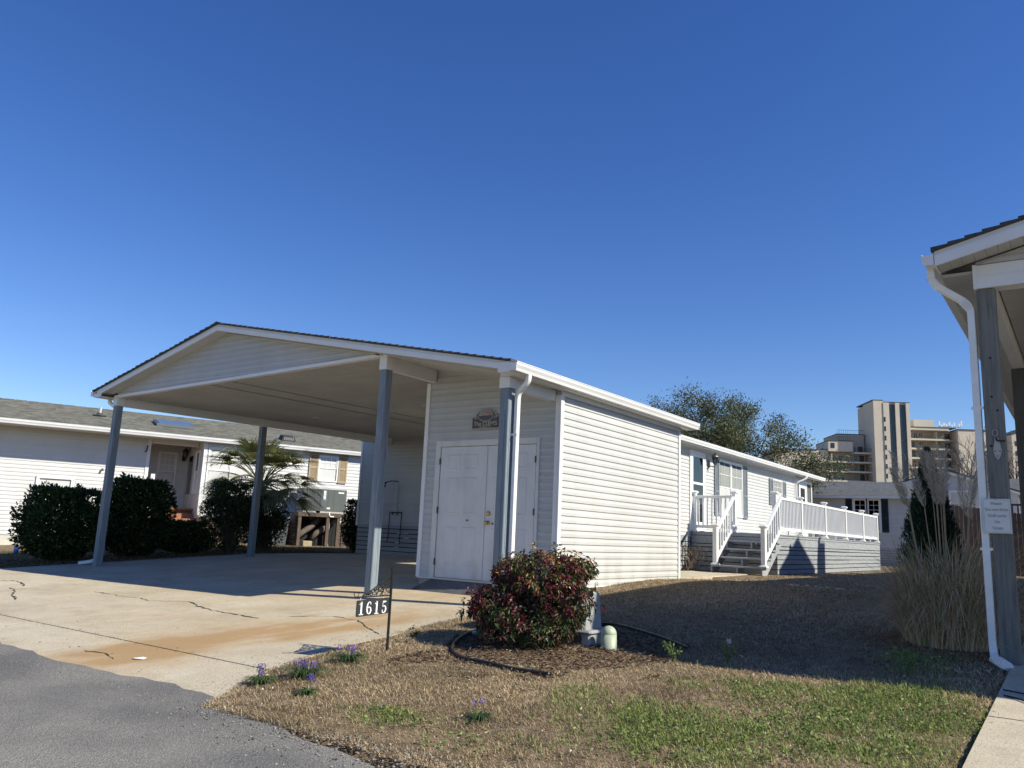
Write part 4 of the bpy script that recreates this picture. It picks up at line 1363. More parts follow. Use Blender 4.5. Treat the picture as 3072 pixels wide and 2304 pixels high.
# back end railing
ob('top_rail', B(HX+.05, XP-.053, PY[-1]-.035, PY[-1]+.035, 1.915, 1.985), whitev, dk)
ob('bottom_rail', B(HX+.05, XP-.053, PY[-1]-.03, PY[-1]+.03, 1.115, 1.195), whitev, dk)
for k in range(15):
    o = bpy.data.objects.new('baluster', bal)
    o.location = (HX+.1+(2.1)*(k+.5)/15, PY[-1], 1.195)
    link(o, dk)
# stairs going down toward the street
for k in range(4):
    zt = .205+.205*k; yt = 9.50+.345*k
    for j in range(2):
        ob('tread', B(-1.50, -.17, yt+j*.15-.02, yt+j*.15+.122, zt-.04, zt, ch=.003), greyw, dk)
for xx in (-1.47, -.83, -.23):
    mb = MB()
    pts = [(9.48, -.02), (9.78, -.02), (10.93, .70), (10.93, .98), (10.86, .98)]
    stair = []
    for k in range(3, -1, -1):
        yt = 9.50+.345*k; zt = .205+.205*k-.042
        stair += [(yt+.33 if k < 3 else 10.86, zt), (yt-.01, zt)]
    pts = [(9.49, -.02), (9.78, -.02), (10.93, .70), (10.93, .779)]+stair
    mb.prism(pts, 'x', xx-.02, xx+.02)
    ob('stringer', mb, greyw, dk)
for xx, xtop in ((-1.40, -1.44), (-.20, XP)):
    rpost(xx, 9.57, .207, 1.15)
    mb = MB().bar((xx, 9.62, 1.02), (xtop if xx < -1 else xx, YPF-.05, 1.93), .035, .033, (0, 0, 1))
    ob('stair_rail', mb, whitev, dk)
    mb = MB().bar((xx, 9.62, .34), (xtop if xx < -1 else xx, YPF-.05, 1.18), .04, .03, (0, 0, 1))
    ob('stair_rail', mb, whitev, dk)
    for k in range(7):
        t = (k+.7)/7.6
        yy = 9.62+(YPF-.05-9.62)*t
        x_ = xx+((xtop-xx)*t if xx < -1 else 0)
        ob('stair_baluster', B(x_-.017, x_+.017, yy-.017, yy+.017, .36+.84*t, 1.0+.91*t), whitev, dk)
# ---------------------------------------------------------------- house on the left
hA = math.radians(22)
LN = np.array([math.cos(hA), -math.sin(hA), 0]); LD = np.array([math.sin(hA), math.cos(hA), 0])
KL = 1.25                                   # house, air conditioner, block and bin scaled about the camera; OL holds the shift
OL = np.array([-1.56, 2.468, -.176])
def LF(c):
    f_ = frame(OL+KL*LN*c, LD, LN)
    return (f_[0], f_[1]*KL)
def lw(c, s, z=0): return OL+KL*(LN*c+LD*s+np.array([0, 0, z]))
def lsiding(parent, o, U, Nn, z0, z1, a, b, holes=(), mat=None, seams=()):
    zo = float(OL[2])
    o = np.array([o[0], o[1], 0.0])
    siding(parent, o, U, Nn, zo+KL*z0, zo+KL*z1, lambda z: KL*a, lambda z: KL*b, [(KL*p, KL*q, zo+KL*r, zo+KL*t) for p, q, r, t in holes], mat, lap=LAP*KL, seams=[(KL*s_[0], s_[1], s_[2]) for s_ in seams])
cA, cB, cE, cR = -15.45, -14.82, -14.64, -17.0
lo = lw(-17, -3, -.2)
lh = thing('neighbour_house', tuple(lo), 'long white house with weathered grey shingle roof beyond the hedges', 'house')
FA, FB, FR_ = LF(cA), LF(cB), LF(cR)
vin2 = M('left_house_siding', (.64, .64, .625), .5, (.60, .60, .585), 1.2, (1, 1, .4), rnd=.02)
# wall A left of the entry recess
wa = ob('wall', B(-17, -3.27, .0, .1, .16, 3.08, fr=FA), vin2, lh)
lsiding(wa, lw(cA, 0), LD, LN, .17, 3.06, -16.95, -3.34, [(-6.0, -5.03, -.5, 1.74)], vin2, seams=((-8.2, 3, 1), (-5.55, 5, 2)))
ob('corner_trim', B(-3.34, -3.25, -.03, .06, .16, 3.06, fr=FA), white, lh)
ob('foundation', B(-17, -3.28, .0, .08, -.5, .155, fr=FA), M('painted_foundation', (.62, .60, .52), .8, (.55, .52, .44), 3), lh)
mb = MB(FA)
for q in ((-5.96, -5.885, -.35, 1.74), (-5.135, -5.06, -.35, 1.74), (-5.885, -5.135, 1.675, 1.74)):
    mb.box(q[0], q[1], -.045, .0, q[2], q[3])
ob('door_casing', mb, white, lh)
six_panel(-5.88, -5.14, -.33, 1.67, .02, lh, fr=FA, mat=M('side_door_paint', (.68, .68, .66), .5))
ob('camera_bracket', MB(FA).tube([(-3.40, -.03, 2.60), (-3.36, -.06, 2.63), (-3.35, -.06, 2.78)], .018, 6), black, lh)
ob('hose_bib', MB(FA).tube([(-4.42, -.02, 2.02), (-4.42, -.08, 2.02), (-4.42, -.1, 1.98)], .03, 6), M('bib_bronze', (.10, .08, .05), .5), lh)
# recess
rb = ob('wall', B(-3.3, -1.90, .0, .08, .8, 2.98, fr=FR_), vin2, lh)
lsiding(rb, lw(cR, 0), LD, LN, 1.09, 2.98, -3.25, -1.93, [(-2.80, -2.24, 1.55, 2.78)], vin2)
window(lh, FR_, -2.755, -2.285, 1.6, 2.73, 3, (3, 3), .5, .045, [(.0, 1, .80, .98), (.1, .9, .45, .8)])
lantern(lh, lw(cR, -2.06, 2.62)+LN*.03, LN, black, 1.35)
# recess side walls: left (s=-3.25) and right (s=-1.92), door side
FS = (lw(cR, -1.92), KL*np.array([LN, LD, [0, 0, 1]]))
ob('wall', B(0, 2.14, .0, .08, .8, 3.0, fr=FS), vin2, lh)
sw_ = ob('wall', B(0.0, 1.5, -.09, 0, .8, 3.0, fr=(lw(cR, -3.26), KL*np.array([LN, LD, [0, 0, 1]]))), vin2, lh)
lsiding(rb, lw(cR, -1.92), LN, -LD, 1.09, 2.95, .02, 2.1, [(.25, 1.1, 1.0, 2.85), (1.25, 1.85, 1.2, 2.8)], vin2)
FS2 = frame(lw(cR, -1.935), LN, -LD)
FS2 = (FS2[0], FS2[1]*KL)
dr_ = ob('front_door', B(.28, 1.06, -.02, .015, 1.1, 2.82, fr=FS2), M('front_door_cream', (.60, .585, .53), .5), lh)
ob('door_pane', B(.4, .94, -.026, -.021, 1.5, 2.65, fr=FS2), glassd, dr_)
ob('door_handle', MB(FS2).tube([(.98, -.03, 1.95), (.98, -.07, 1.95), (.90, -.07, 1.95)], .014, 6), black, dr_)
window(lh, FS2, 1.32, 1.78, 1.55, 2.72, 1, (1, 1), .5, .045)
ob('porch_ceiling', B(-3.26, -1.92, -1.6, .0, 2.98, 3.0, fr=FR_), soffm, lh)
ob('porch_beam', B(-3.26, -1.95, .02, .10, 2.86, 3.05, fr=FA), white, lh)
# porch floor and brown steps
brw = M('redwood_stain', (.36, .165, .085), .7, (.28, .12, .06), 5, (2, 2, 2), rnd=.08)
ob('porch_floor', B(-3.25, -1.93, -1.58, -.02, 1.02, 1.075, fr=FR_), brw, lh)
for k, (a, b) in enumerate(((.90, 1.015), (.76, .89), (.62, .75), (.48, .61), (.3, .47))):
    ob('step_board', B(-3.0, -1.6, .1-.28*max(0, k-0), .13-.28*max(0, k-0)+.0, a, b, fr=FA), brw, lh)
    if k: ob('step_tread', B(-3.0, -1.6, .1-.28*k, .40-.28*k, b, b+.03, fr=FA), brw, lh)
ob('porch_post', B(-3.19, -3.09, -.25, -.15, .9, 1.98, fr=FA), whitev, lh)
# wall B
wb = ob('wall', B(-1.9, 12, .0, .1, .85, 3.06, fr=FB), vin2, lh)
lsiding(wb, lw(cB, 0), LD, LN, .98, 3.04, -1.86, 11.9, [(-1.82, -.6, 1.5, 2.86), (1.49, 2.13, 2.1, 2.9)], vin2, seams=((4.2, 3, 1), (1.0, 4, 2)))
ob('corner_trim', B(-1.93, -1.84, -.03, .1, .9, 3.04, fr=FB), white, lh)
ob('vertical_trim', B(-1.12, -1.02, -.032, .0, .98, 3.04, fr=FB), white, lh)
window(lh, FB, -1.76, -1.16, 1.55, 2.80, 1, (1, 1), .5, .04, [(.0, .5, .0, 1.)])
window(lh, FB, 1.53, 2.09, 2.13, 2.86, 3, (2, 2), .5, .04, [(.05, .85, .08, .80)])
tan = M('shutter_tan', (.40, .31, .195), .6, (.36, .275, .17), 5)
shutter(lh, FB, 1.19, 1.48, 2.07, 2.94, tan, .5, .03)
shutter(lh, FB, 2.14, 2.42, 2.07, 2.95, tan, .5, .03)
brn = M('brown_skirt_stain', (.085, .058, .044), .75, (.13, .092, .07), 5, (2, 2, 3), rnd=.1)
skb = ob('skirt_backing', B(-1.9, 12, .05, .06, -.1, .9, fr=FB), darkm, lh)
for k in range(8):
    ob('skirt_plank', B(-1.9, 12, .0+R.uniform(-.003, .003), .024, .0+.112*k, .095+.112*k, fr=FB), brn, skb)
# eaves
ob('eave_fascia', B(-17, 12, .01, .03, 2.96, 3.09, fr=LF(cE)), white, lh)
gx_ = MB(LF(cE))
gx_.loft([[(t, -a, 2.975+b) for a, b in gutter_prof()] for t in (-17, 12)])
ob('gutter', gx_, gutterm, lh)
ob('eave_soffit', B(-17, 12, .031, .95, 2.975, 2.99, fr=LF(cE)), soffm, lh)
ob('wall_top_band', B(-17, -3.35, -.012, .0, 3.0, 3.06, fr=FA), soffm, lh)
def shingmat(name, c0, c1, c2):
    m = bpy.data.materials.new(name); m.use_nodes = True
    N, L = m.node_tree.nodes, m.node_tree.links
    p = N['Principled BSDF']; p.inputs['Roughness'].default_value = .95; p.inputs['Specular IOR Level'].default_value = .15
    geo = N.new('ShaderNodeNewGeometry')
    mp = N.new('ShaderNodeMapping'); mp.inputs['Rotation'].default_value = (0, 0, hA); mp.inputs['Scale'].default_value = (7.2, 2.6, 7.2)
    L.new(geo.outputs['Position'], mp.inputs[0])
    nz = N.new('ShaderNodeTexVoronoi'); nz.inputs['Scale'].default_value = 1.4
    L.new(mp.outputs[0], nz.inputs['Vector'])
    n2 = N.new('ShaderNodeTexNoise'); n2.inputs['Scale'].default_value = .5; n2.inputs['Detail'].default_value = 5
    L.new(geo.outputs['Position'], n2.inputs['Vector'])
    cr = N.new('ShaderNodeValToRGB')
    cr.color_ramp.elements[0].color = rgb(*c0); cr.color_ramp.elements[1].color = rgb(*c1)
    L.new(nz.outputs['Color'], cr.inputs[0])
    mx = N.new('ShaderNodeMix'); mx.data_type = 'RGBA'
    mr = N.new('ShaderNodeMapRange'); mr.inputs[1].default_value = .4; mr.inputs[2].default_value = .7; mr.inputs[4].default_value = .6
    L.new(n2.outputs['Fac'], mr.inputs[0]); L.new(mr.outputs[0], mx.inputs[0])
    L.new(cr.outputs[0], mx.inputs[6]); mx.inputs[7].default_value = rgb(*c2)
    L.new(mx.outputs[2], p.inputs['Base Color'])
    return m
shing_g = shingmat('shingle_weathered_grey', (.075, .075, .068), (.23, .225, .20), (.15, .147, .125))
FE = LF(cE)
rl = ob('roof', MB(FE).loft([[(t, -.03, 3.075), (t, -.03, 3.10), (t, 4.2, 4.08), (t, 8.4, 3.10), (t, 8.4, 3.075), (t, 4.2, 4.05)] for t in (-17, 12)]), shing_g, lh)
def rzl(d): return 3.10+.98*(d+.03)/4.23
# real course edges near the eave side (each course laps the next)
ncs = 30
for k in range(ncs):
    d0, d1 = -.04+4.24*k/ncs, -.04+4.24*(k+1)/ncs
    ob('shingle_course', MB(FE).loft([[(t, d0, rzl(d0)+.004), (t, d0, rzl(d0)+.018), (t, d1, rzl(d1)+.006), (t, d1, rzl(d1)+.002)] for t in (-17, 12)]), shing_g, rl)
mb = MB(FE)
for k in range(90):
    t0 = -17+29*k/90
    mb.loft([[(t0+.0, 4.07, 4.063), (t0, 4.2, 4.10), (t0, 4.33, 4.063)], [(t0+.3, 4.07, 4.069), (t0+.3, 4.2, 4.106), (t0+.3, 4.33, 4.069)]])
tag(ob('ridge_shingles', mb, shing_g, rl), kind='stuff')
# skylight
sk_ = MB(FE)
def rp_(s, d, h): return (s, d, rzl(d)+h)
sk_.loft([[rp_(-3.1, 1.30, .02), rp_(-2.02, 1.30, .02), rp_(-2.02, 2.15, .02), rp_(-3.1, 2.15, .02)], [rp_(-3.1, 1.30, .10), rp_(-2.02, 1.30, .10), rp_(-2.02, 2.15, .10), rp_(-3.1, 2.15, .10)]])
sko = ob('skylight', sk_, M('skylight_frame', (.16, .165, .17), .4, metal=.5), lh)
ob('skylight_pane', MB(FE).loft([[rp_(-3.04, 1.36, .1005), rp_(-2.08, 1.36, .1005), rp_(-2.08, 2.09, .1005), rp_(-3.04, 2.09, .1005)], [rp_(-3.04, 1.36, .115), rp_(-2.08, 1.36, .115), rp_(-2.08, 2.09, .115), rp_(-3.04, 2.09, .115)]]), M('skylight_glass', (.10, .14, .20), .08, spec=.8), sko)
ob('vent_flashing', MB(FE).tube([rp_(-4.54, 2.3, .0), rp_(-4.54, 2.3, .02), rp_(-4.54, 2.3, .04), rp_(-4.54, 2.3, .10)], [.20, .20, .10, .07], 12), M('lead_boot', (.05, .05, .052), .7), lh)
ob('vent_pipe', MB(FE).tube([rp_(-4.54, 2.3, .05), rp_(-4.54, 2.3, .26)], .04, 10), pvc, lh)
bv = ob('roof_vent', MB(FE).loft([[rp_(.45, .75, .02), rp_(.9, .75, .02), rp_(.9, 1.15, .02), rp_(.45, 1.15, .02)], [rp_(.5, .75, .15), rp_(.85, .75, .15), rp_(.85, 1.1, .15), rp_(.5, 1.1, .15)]]), M('vent_black', (.03, .028, .03), .6), lh)
for k in range(5):
    ob('vent_slot', B(.52+.065*k, .56+.065*k, .742, .749, rzl(.75)+.04, rzl(.75)+.13, fr=FE), M('vent_grey', (.2, .19, .19), .6), bv)

# air conditioner on a timber stand
ac = thing('air_conditioner', tuple(lw(-14.4, 1.5, .1)), 'large grey packaged air conditioner unit on a timber stand', 'air conditioner')
FC = LF(-14.05)
acm = M('ac_grey_green', (.115, .13, .125), .5, (.10, .112, .108), 3)
def cbox(*a, ch=0.0): return B(*a, fr=FC, ch=ch)
cab = ob('cabinet', cbox(.84, 2.2, .0, .62, 1.17, 1.83, ch=.008), acm, ac)
ob('grille_recess', cbox(.90, 1.41, -.004, .0, 1.20, 1.80), M('ac_coil', (.055, .065, .06), .6), cab)
for k in range(7):
    ob('grille_bar', cbox(.895+.083*k, .912+.083*k, -.012, -.0045, 1.19, 1.81), acm, cab)
for zz in (1.19, 1.495, 1.80):
    ob('grille_bar', cbox(.895, 1.412, -.014, -.0125, zz-.008, zz+.008), acm, cab)
for xx in (1.425, 1.62, 1.8):
    ob('panel_seam', cbox(xx-.004, xx+.004, -.003, .0, 1.18, 1.82), M('ac_seam', (.05, .06, .055), .6), cab)
ob('label_plate', cbox(1.93, 2.11, -.004, .0, 1.72, 1.765), white, cab)
ob('label_plate', cbox(1.60, 1.70, -.004, .0, 1.24, 1.29), white, cab)
ob('energy_sticker', cbox(1.475, 1.55, -.004, .0, 1.52, 1.78), white, cab)
ob('logo_plate', cbox(1.465, 1.56, -.0045, .0, 1.49, 1.545), M('logo_blue', (.12, .35, .55), .5), cab)
mb = MB(FC)
for k in range(6):
    mb.box(.832, .838, .05+.09*k, .06+.09*k, 1.22, 1.78)
mb.box(.830, .8375, .04, .58, 1.485, 1.50)
ob('side_grille', mb, white, cab)
ob('base_rail', cbox(.86, 1.28, -.01, .55, 1.12, 1.168), M('galv', (.5, .5, .48), .5, metal=.3), ac)
ob('base_rail', cbox(1.40, 2.12, -.01, .55, 1.12, 1.168), M('galv', (.5, .5, .48)), ac)
ob('drain_trap', MB(FC).tube([(1.68, -.03, 1.14), (1.68, -.05, 1.06), (1.72, -.05, 1.02), (1.82, -.05, 1.02)], .022, 8), whitev, ac)
ob('stand_top', cbox(.74, 2.2, -.05, .6, 1.00, 1.115), brn, ac)
for xx in (.76, 1.62, 1.95, 2.12):
    ob('stand_post', cbox(xx, xx+.09, -.03, .06, .05, .998), brn, ac)
for k in range(8):
    ob('stand_slat', cbox(.70, .79, .08, .5, .10+.112*k, .19+.112*k), brn, ac)
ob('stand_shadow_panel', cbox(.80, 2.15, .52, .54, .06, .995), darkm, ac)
for xs, zs, xe, ze in ((1.30, .95, .98, .45), (1.75, .95, 1.42, .5)):
    ob('duct', MB(FC).tube([(xs+.30, .40, 1.0), (xs+.12, .32, .86), (xs-.05, .28, .70), (xe, .24, .52), (xe-.14, .22, .34)], [.075, .085, .09, .085, .07], 12), M('insulated_duct', (.10, .085, .07), .8, (.14, .115, .095), 12, bump=.6, bscale=25), ac, smooth=True)
for k in range(3):
    pts = [(1.70+.12*k, .0, 1.0), (1.72+.13*k, -.02, .7), (1.66+.14*k, -.02, .4), (1.75+.1*k, .02, .1)]
    ob('cable', MB(FC).tube(pts, .01, 5), (pvc if k == 0 else black), ac)
tag(ob('concrete_block', MB(LF(-13.9)).box(.92, 1.19, .0, .2, .08, .29, ch=.012), M('tan_block', (.42, .36, .22), .9, (.33, .28, .17), 8)), 'tan concrete block on the ground under the air conditioner stand', 'block')
# wheelie bin
tb = thing('trash_bin', tuple(lw(-14.25, .25, .08)), 'dark grey wheeled trash bin beside the air conditioner stand', 'bin')
FT = LF(-14.05)
binm = M('bin_plastic', (.085, .095, .105), .5)
ob('bin_body', MB(FT).loft([[(.06, .0, .12), (.44, .0, .12), (.44, .42, .12), (.06, .42, .12)], [(.0, -.05, .90), (.5, -.05, .90), (.5, .5, .90), (.0, .5, .90)]]), binm, tb)
ob('lid', MB(FT).loft([[(-.02, -.08, .902), (.52, -.08, .902), (.52, .52, .902), (-.02, .52, .902)], [(.01, -.05, .96), (.49, -.05, .96), (.49, .5, .97), (.01, .5, .97)]]), binm, tb)
for xx in (.0, .42):
    ob('wheel', MB(FT).tube([(xx, .47, .17), (xx+.05, .47, .17)], .1, 14), black, tb)
ob('logo', MB(FT).tube([(.25, -.052, .68), (.25, -.049, .68)], .055, 18), white, tb)
ob('logo', MB(FT).box(.17, .33, -.045, -.038, .56, .585), white, tb)
ob('logo_hole', MB(FT).tube([(.25, -.055, .68), (.25, -.0525, .68)], .02, 12), binm, tb)
tag(ob('blue_can', MB().tube([(-15.05, -.62, -.235), (-15.05, -.62, -.22), (-15.05, -.62, -.085), (-15.05, -.62, -.07)], [.045, .055, .055, .04], 14), M('can_blue', (.02, .10, .42), .35)), 'small bright blue can standing on the verge left of the hedge', 'can')

# ---------------------------------------------------------------- neighbouring carport on the right
rn = thing('neighbour_carport', (8.5, 5, -.2), 'neighbouring carport with weathered timber posts and white soffit at the right edge', 'carport')
NX, NZ, NS, NRX = 5.19, 3.585, .235, 9.6
NYF, NYB = -1.6, 22.0
def nz_(x): return NZ+NS*(x-NX)
def nprism(pts, y0, y1): return MB().prism(pts, 'y', y0, y1)
nr = ob('roof', nprism([(NX, nz_(NX)-.03), (NRX, nz_(NRX)-.03), (14.0, NZ-.03), (14.0, NZ-.05), (NRX, nz_(NRX)-.05), (NX, nz_(NX)-.05)], NYF+.02, NYB), white, rn)
for k in range(31):
    a = NX-.025+.145*k
    ob('shingle_course', nprism([(a, nz_(a)-.03), (a+.147, nz_(a+.147)-.03), (a+.147, nz_(a+.147)-.012), (a, nz_(a)+.008)], NYF-.03+R.uniform(-.01, .006), NYB), shing_d, nr)
ob('drip_edge', nprism([(NX, nz_(NX)-.075), (NRX, nz_(NRX)-.075), (NRX, nz_(NRX)-.031), (NX, nz_(NX)-.031)], NYF+.01, NYF+.03), white, rn)
ob('rake_fascia', nprism([(NX, nz_(NX)-.18), (NRX, nz_(NRX)-.18), (NRX, nz_(NRX)-.0755), (NX, nz_(NX)-.0755)], NYF-.004, NYF+.02), white, rn)
# rake soffit as crosswise strips
for k in range(43):
    a = NX+.02+.1*k
    ob('soffit_strip', nprism([(a, nz_(a)-.172), (a+.096, nz_(a+.096)-.172), (a+.099, nz_(a+.099)-.16), (a-.002, nz_(a)-.16)], NYF+.021, -1.32), soffm, rn)
ob('eave_fascia', B(NX-.006, NX+.014, NYF+.022, NYB, NZ-.18, NZ-.045), white, rn)
gutter('gutter', rn, NX-.0065, NZ-.165, NYF-.004, NYB, -1)
ob('eave_soffit', B(NX+.015, 5.47, -1.31, NYB, 3.385, 3.395), soffm, rn)
y = -1.30
shs = B(NX+.016, 5.465, 0, .094, 3.373, 3.384).mesh('soffit_strip')
shs.materials.append(soffm)
while y < 12:
    o = bpy.data.objects.new('soffit_strip', shs); o.location = (0, y, 0); link(o, rn)
    y += LAP
# gable siding above front beam
gwn = ob('gable_wall', nprism([(5.50, 3.44), (9.6, 3.44), (9.6, nz_(9.6)-.18), (5.50, nz_(5.50)-.18)], -1.30, -1.24), vinyl_shaded, rn)
siding(gwn, (0, -1.30, 0), (1, 0, 0), (0, -1, 0), 3.45, 4.4, lambda z: max(5.52, NX+(z+.185-NZ)/NS), lambda z: 9.6, mat=vinyl_shaded)
ob('front_beam', B(5.49, 9.6, -1.33, -1.16, 3.21, 3.325), white, rn)
ob('front_beam', B(5.49, 9.6, -1.322, -1.16, 3.3255, 3.439), white, rn)
ob('corner_block', B(5.475, 5.51, -1.335, -1.15, 3.205, 3.445), white, rn)
ob('side_beam', B(5.51, 5.62, -1.155, NYB-.2, 3.21, 3.43), white, rn)
ob('ceiling', B(5.63, 9.6, -1.15, 14, 3.425, 3.435), soffm, rn)
sh2 = B(5.635, 9.6, 0, .094, 3.41, 3.424).mesh('soffit_strip')
sh2.materials.append(soffm)
y = -1.14
while y < 8:
    o = bpy.data.objects.new('soffit_strip', sh2); o.location = (0, y, 0); link(o, rn)
    y += LAP
woodw = M('weathered_timber', (.115, .115, .105), .85, (.22, .215, .195), 5, (9, 9, .45), detail=8, bump=.5, bscale=30)
woodd = M('dark_timber', (.06, .057, .052), .85, (.10, .095, .085), 5, (9, 9, .45), detail=8, bump=.5, bscale=30)
npst = post('post', rn, 5.49, 5.645, -1.30, -1.15, -.35, 3.209, woodw, .006)
for (xk, zk) in ((5.57, 2.53), (5.56, 2.16), (5.60, 2.03), (5.53, 1.70)):
    ob('knot', MB().tube([(xk, -1.303, zk), (xk, -1.30, zk)], [.008, .012], 8), black, npst)
post('post', rn, 5.49, 5.645, 2.70, 2.85, -.2, 3.209, woodd, .006)
post('post', rn, 5.49, 5.645, 6.8, 6.95, -.1, 3.209, woodd, .006)
# bracket on the post
mt = M('zinc_bracket', (.42, .40, .37), .5, metal=.4)
bk_ = ob('hook_plate', MB().prism([(5.543, 1.650), (5.558, 1.600), (5.578, 1.570), (5.598, 1.600), (5.613, 1.650), (5.603, 1.710), (5.593, 1.770), (5.563, 1.770), (5.553, 1.710)], 'y', -1.308, -1.301), mt, npst)
ob('hook', MB().tube([(5.578, -1.31, 1.750), (5.578, -1.34, 1.760), (5.588, -1.36, 1.740), (5.618, -1.36, 1.735), (5.648, -1.355, 1.740)], .008, 6), black, npst)
ob('ring', MB().tube([(5.568+.022*math.cos(a), -1.312, 1.820+.03*math.sin(a)) for a in np.linspace(0, 6.28, 16)], .004, 5), mt, npst)
for (xk, zk) in ((5.558, 1.650), (5.598, 1.650), (5.578, 1.605)):
    ob('bolt', MB().tube([(xk, -1.313, zk), (xk, -1.30, zk)], .006, 6), black, npst)
# downspout with ribbed elbows
nd = downspout(rn, [(5.13, -1.42, 3.43), (5.13, -1.42, 3.29), (5.435, -1.25, 3.07), (5.435, -1.25, 2.88), (5.435, -1.25, -.10), (5.45, -1.29, -.19), (5.56, -1.47, -.235)], .042, .032, (0, 1, 0))
def ring_at(c, t, a=.046, b=.036):
    c, t = np.asarray(c, float), np.asarray(t, float); t /= np.linalg.norm(t)
    s_ = np.array([0, 1.0, 0]); s_ -= t*(s_@t); s_ /= np.linalg.norm(s_); q_ = np.cross(t, s_)
    ob('elbow_rib', MB().loft([[c+s_*a*x+q_*b*y_+t*d for x, y_ in ((-1, -1), (1, -1), (1, 1), (-1, 1))] for d in (-.005, .005)]), gutterm, nd)
for k in range(7):
    t = k/6
    ring_at((5.13+.06*t, -1.42+.04*t, 3.33-.07*t), (.3*t, .2*t, -1+.5*t), .045, .035)
    ring_at((5.375+.055*t, -1.29+.04*t, 3.105-.09*t), (.6*(1-t), .3*(1-t), -.6-.4*t), .045, .035)
    ring_at((5.45+.09*t, -1.29-.15*t, -.19-.035*t), (.5, -.85, -.2), .045, .036)
for zz in (2.05, .75):
    ob('strap', B(5.387, 5.50, -1.29, -1.28, zz, zz+.025), gutterm, nd)
# back room of the neighbour, well behind the open bays
nw = ob('rear_wall', B(6.6, 13.6, 14.0, 14.1, -.1, 3.26), vinyl_shaded, rn)
ob('rear_wall', B(9.6, 9.7, 3.0, 14.0, -.1, 3.26), vinyl_shaded, rn)
ob('rear_wall', B(6.6, 6.7, 14.1, NYB, -.1, 3.26), vinyl_shaded, rn)
# unseen gabled block and stack added off frame to cast the triangular deck shadow
twr = ob('shadow_block', MB().prism([(12.9, 0), (15.86, 0), (15.86, 6.6), (14.38, 7.36), (12.9, 6.6)], 'x', 7.8, 10.4), vinyl_shaded, rn)
ob('shadow_block_roof', MB().prism([(12.75, 6.54), (14.38, 7.375), (16.0, 6.54), (16.0, 6.6), (14.38, 7.44), (12.75, 6.6)], 'x', 7.7, 10.5), shing_d, twr)
ob('shadow_stack', B(7.9, 8.6, 16.42, 17.15, 0, 7.5), vinyl_shaded, rn)
ob('shadow_stack_cap', B(8.15, 8.35, 16.5, 16.68, 7.501, 7.9), steel, rn)
# request sign on the post
gs = thing('grass_notice_sign', (5.58, -1.33, 1.04), 'white notice asking not to drive golf carts on grass, on the timber post', 'sign')
gsb = ob('notice_board', B(5.43, 5.65, -1.33, -1.32, .905, 1.215, ch=.002), M('notice_white', (.72, .72, .70), .5, (.62, .62, .60), 6), gs)
grt = M('faded_grey_print', (.33, .33, .32), .7)
for k, tx in enumerate(('Please', 'Do not drive', 'Golf carts', 'On', 'Grass')):
    text('lettering', tx, .037 if k == 1 else .0385, grt, gsb, face_mw((5.54, -1.3315, 1.172-.055*k), (1, 0, 0), (0, 0, 1)), offset=.0008, ext=.0006, sx=.92)
mb = MB()
for q in ((5.441, 5.639, 1.203, 1.205), (5.441, 5.639, .915, .917), (5.439, 5.441, .917, 1.203), (5.639, 5.641, .917, 1.203)):
    mb.box(q[0], q[1], -1.3315, -1.3303, q[2], q[3])
ob('border_line', mb, grt, gsb)
ob('screw', MB().tube([(5.54, -1.334, 1.209), (5.54, -1.33, 1.209)], .004, 6), black, gsb)

# ---------------------------------------------------------------- far houses
shing_s = shingmat('shingle_slate', (.075, .08, .085), (.15, .155, .165), (.10, .105, .115))
fh = thing('grey_roof_house', (-5, 36, 0), 'low white house with slate grey roof and dark shutters beyond the deck', 'house')
FF = frame((0, 34, 0), (1, 0, 0), (0, -1, 0))
fwll = ob('wall', B(-12, -.4, 34.001, 34.1, .85, 3.4), vinyl, fh)
siding(fwll, (0, 34, 0), (1, 0, 0), (0, -1, 0), .9, 3.38, lambda z: -11.9, lambda z: -.45, [(-3.68, -2.36, 1.6, 3.32)], vinyl)
ob('roof', MB().prism([(33.6, 3.36), (33.6, 3.42), (38.2, 4.45), (42.8, 3.42), (42.8, 3.36), (38.2, 4.38)], 'x', -12.4, -.1), shing_s, fh)
ob('eave_fascia', B(-12.4, -.1, 33.56, 33.595, 3.28, 3.41), white, fh)
ob('soffit', B(-12.4, -.1, 33.6, 34.0, 3.335, 3.345), soffm, fh)
window(fh, FF, -3.60, -3.06, 1.7, 3.22, 2, (3, 3), .5, .09, gl=glassd, room_=False)
window(fh, FF, -2.94, -2.42, 1.7, 3.22, 2, (3, 3), .5, .09, gl=glassd, room_=False)
gsh = M('shutter_dark_green', (.02, .035, .035), .6)
shutter(fh, FF, -4.02, -3.70, 1.62, 3.28, gsh)
shutter(fh, FF, -2.32, -2.0, 1.62, 3.28, gsh)
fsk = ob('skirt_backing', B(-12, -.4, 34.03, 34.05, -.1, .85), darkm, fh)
for k in range(7):
    ob('skirt_plank', B(-12, -.4, 33.98, 34.0, .01+.122*k, .115+.122*k), M('pale_skirt', (.42, .43, .44), .6), fsk)
for a in (-11.95, -.45):
    ob('end_wall', B(a, a+.1, 34.1, 42.4, -.1, 3.36), vinyl, fh)

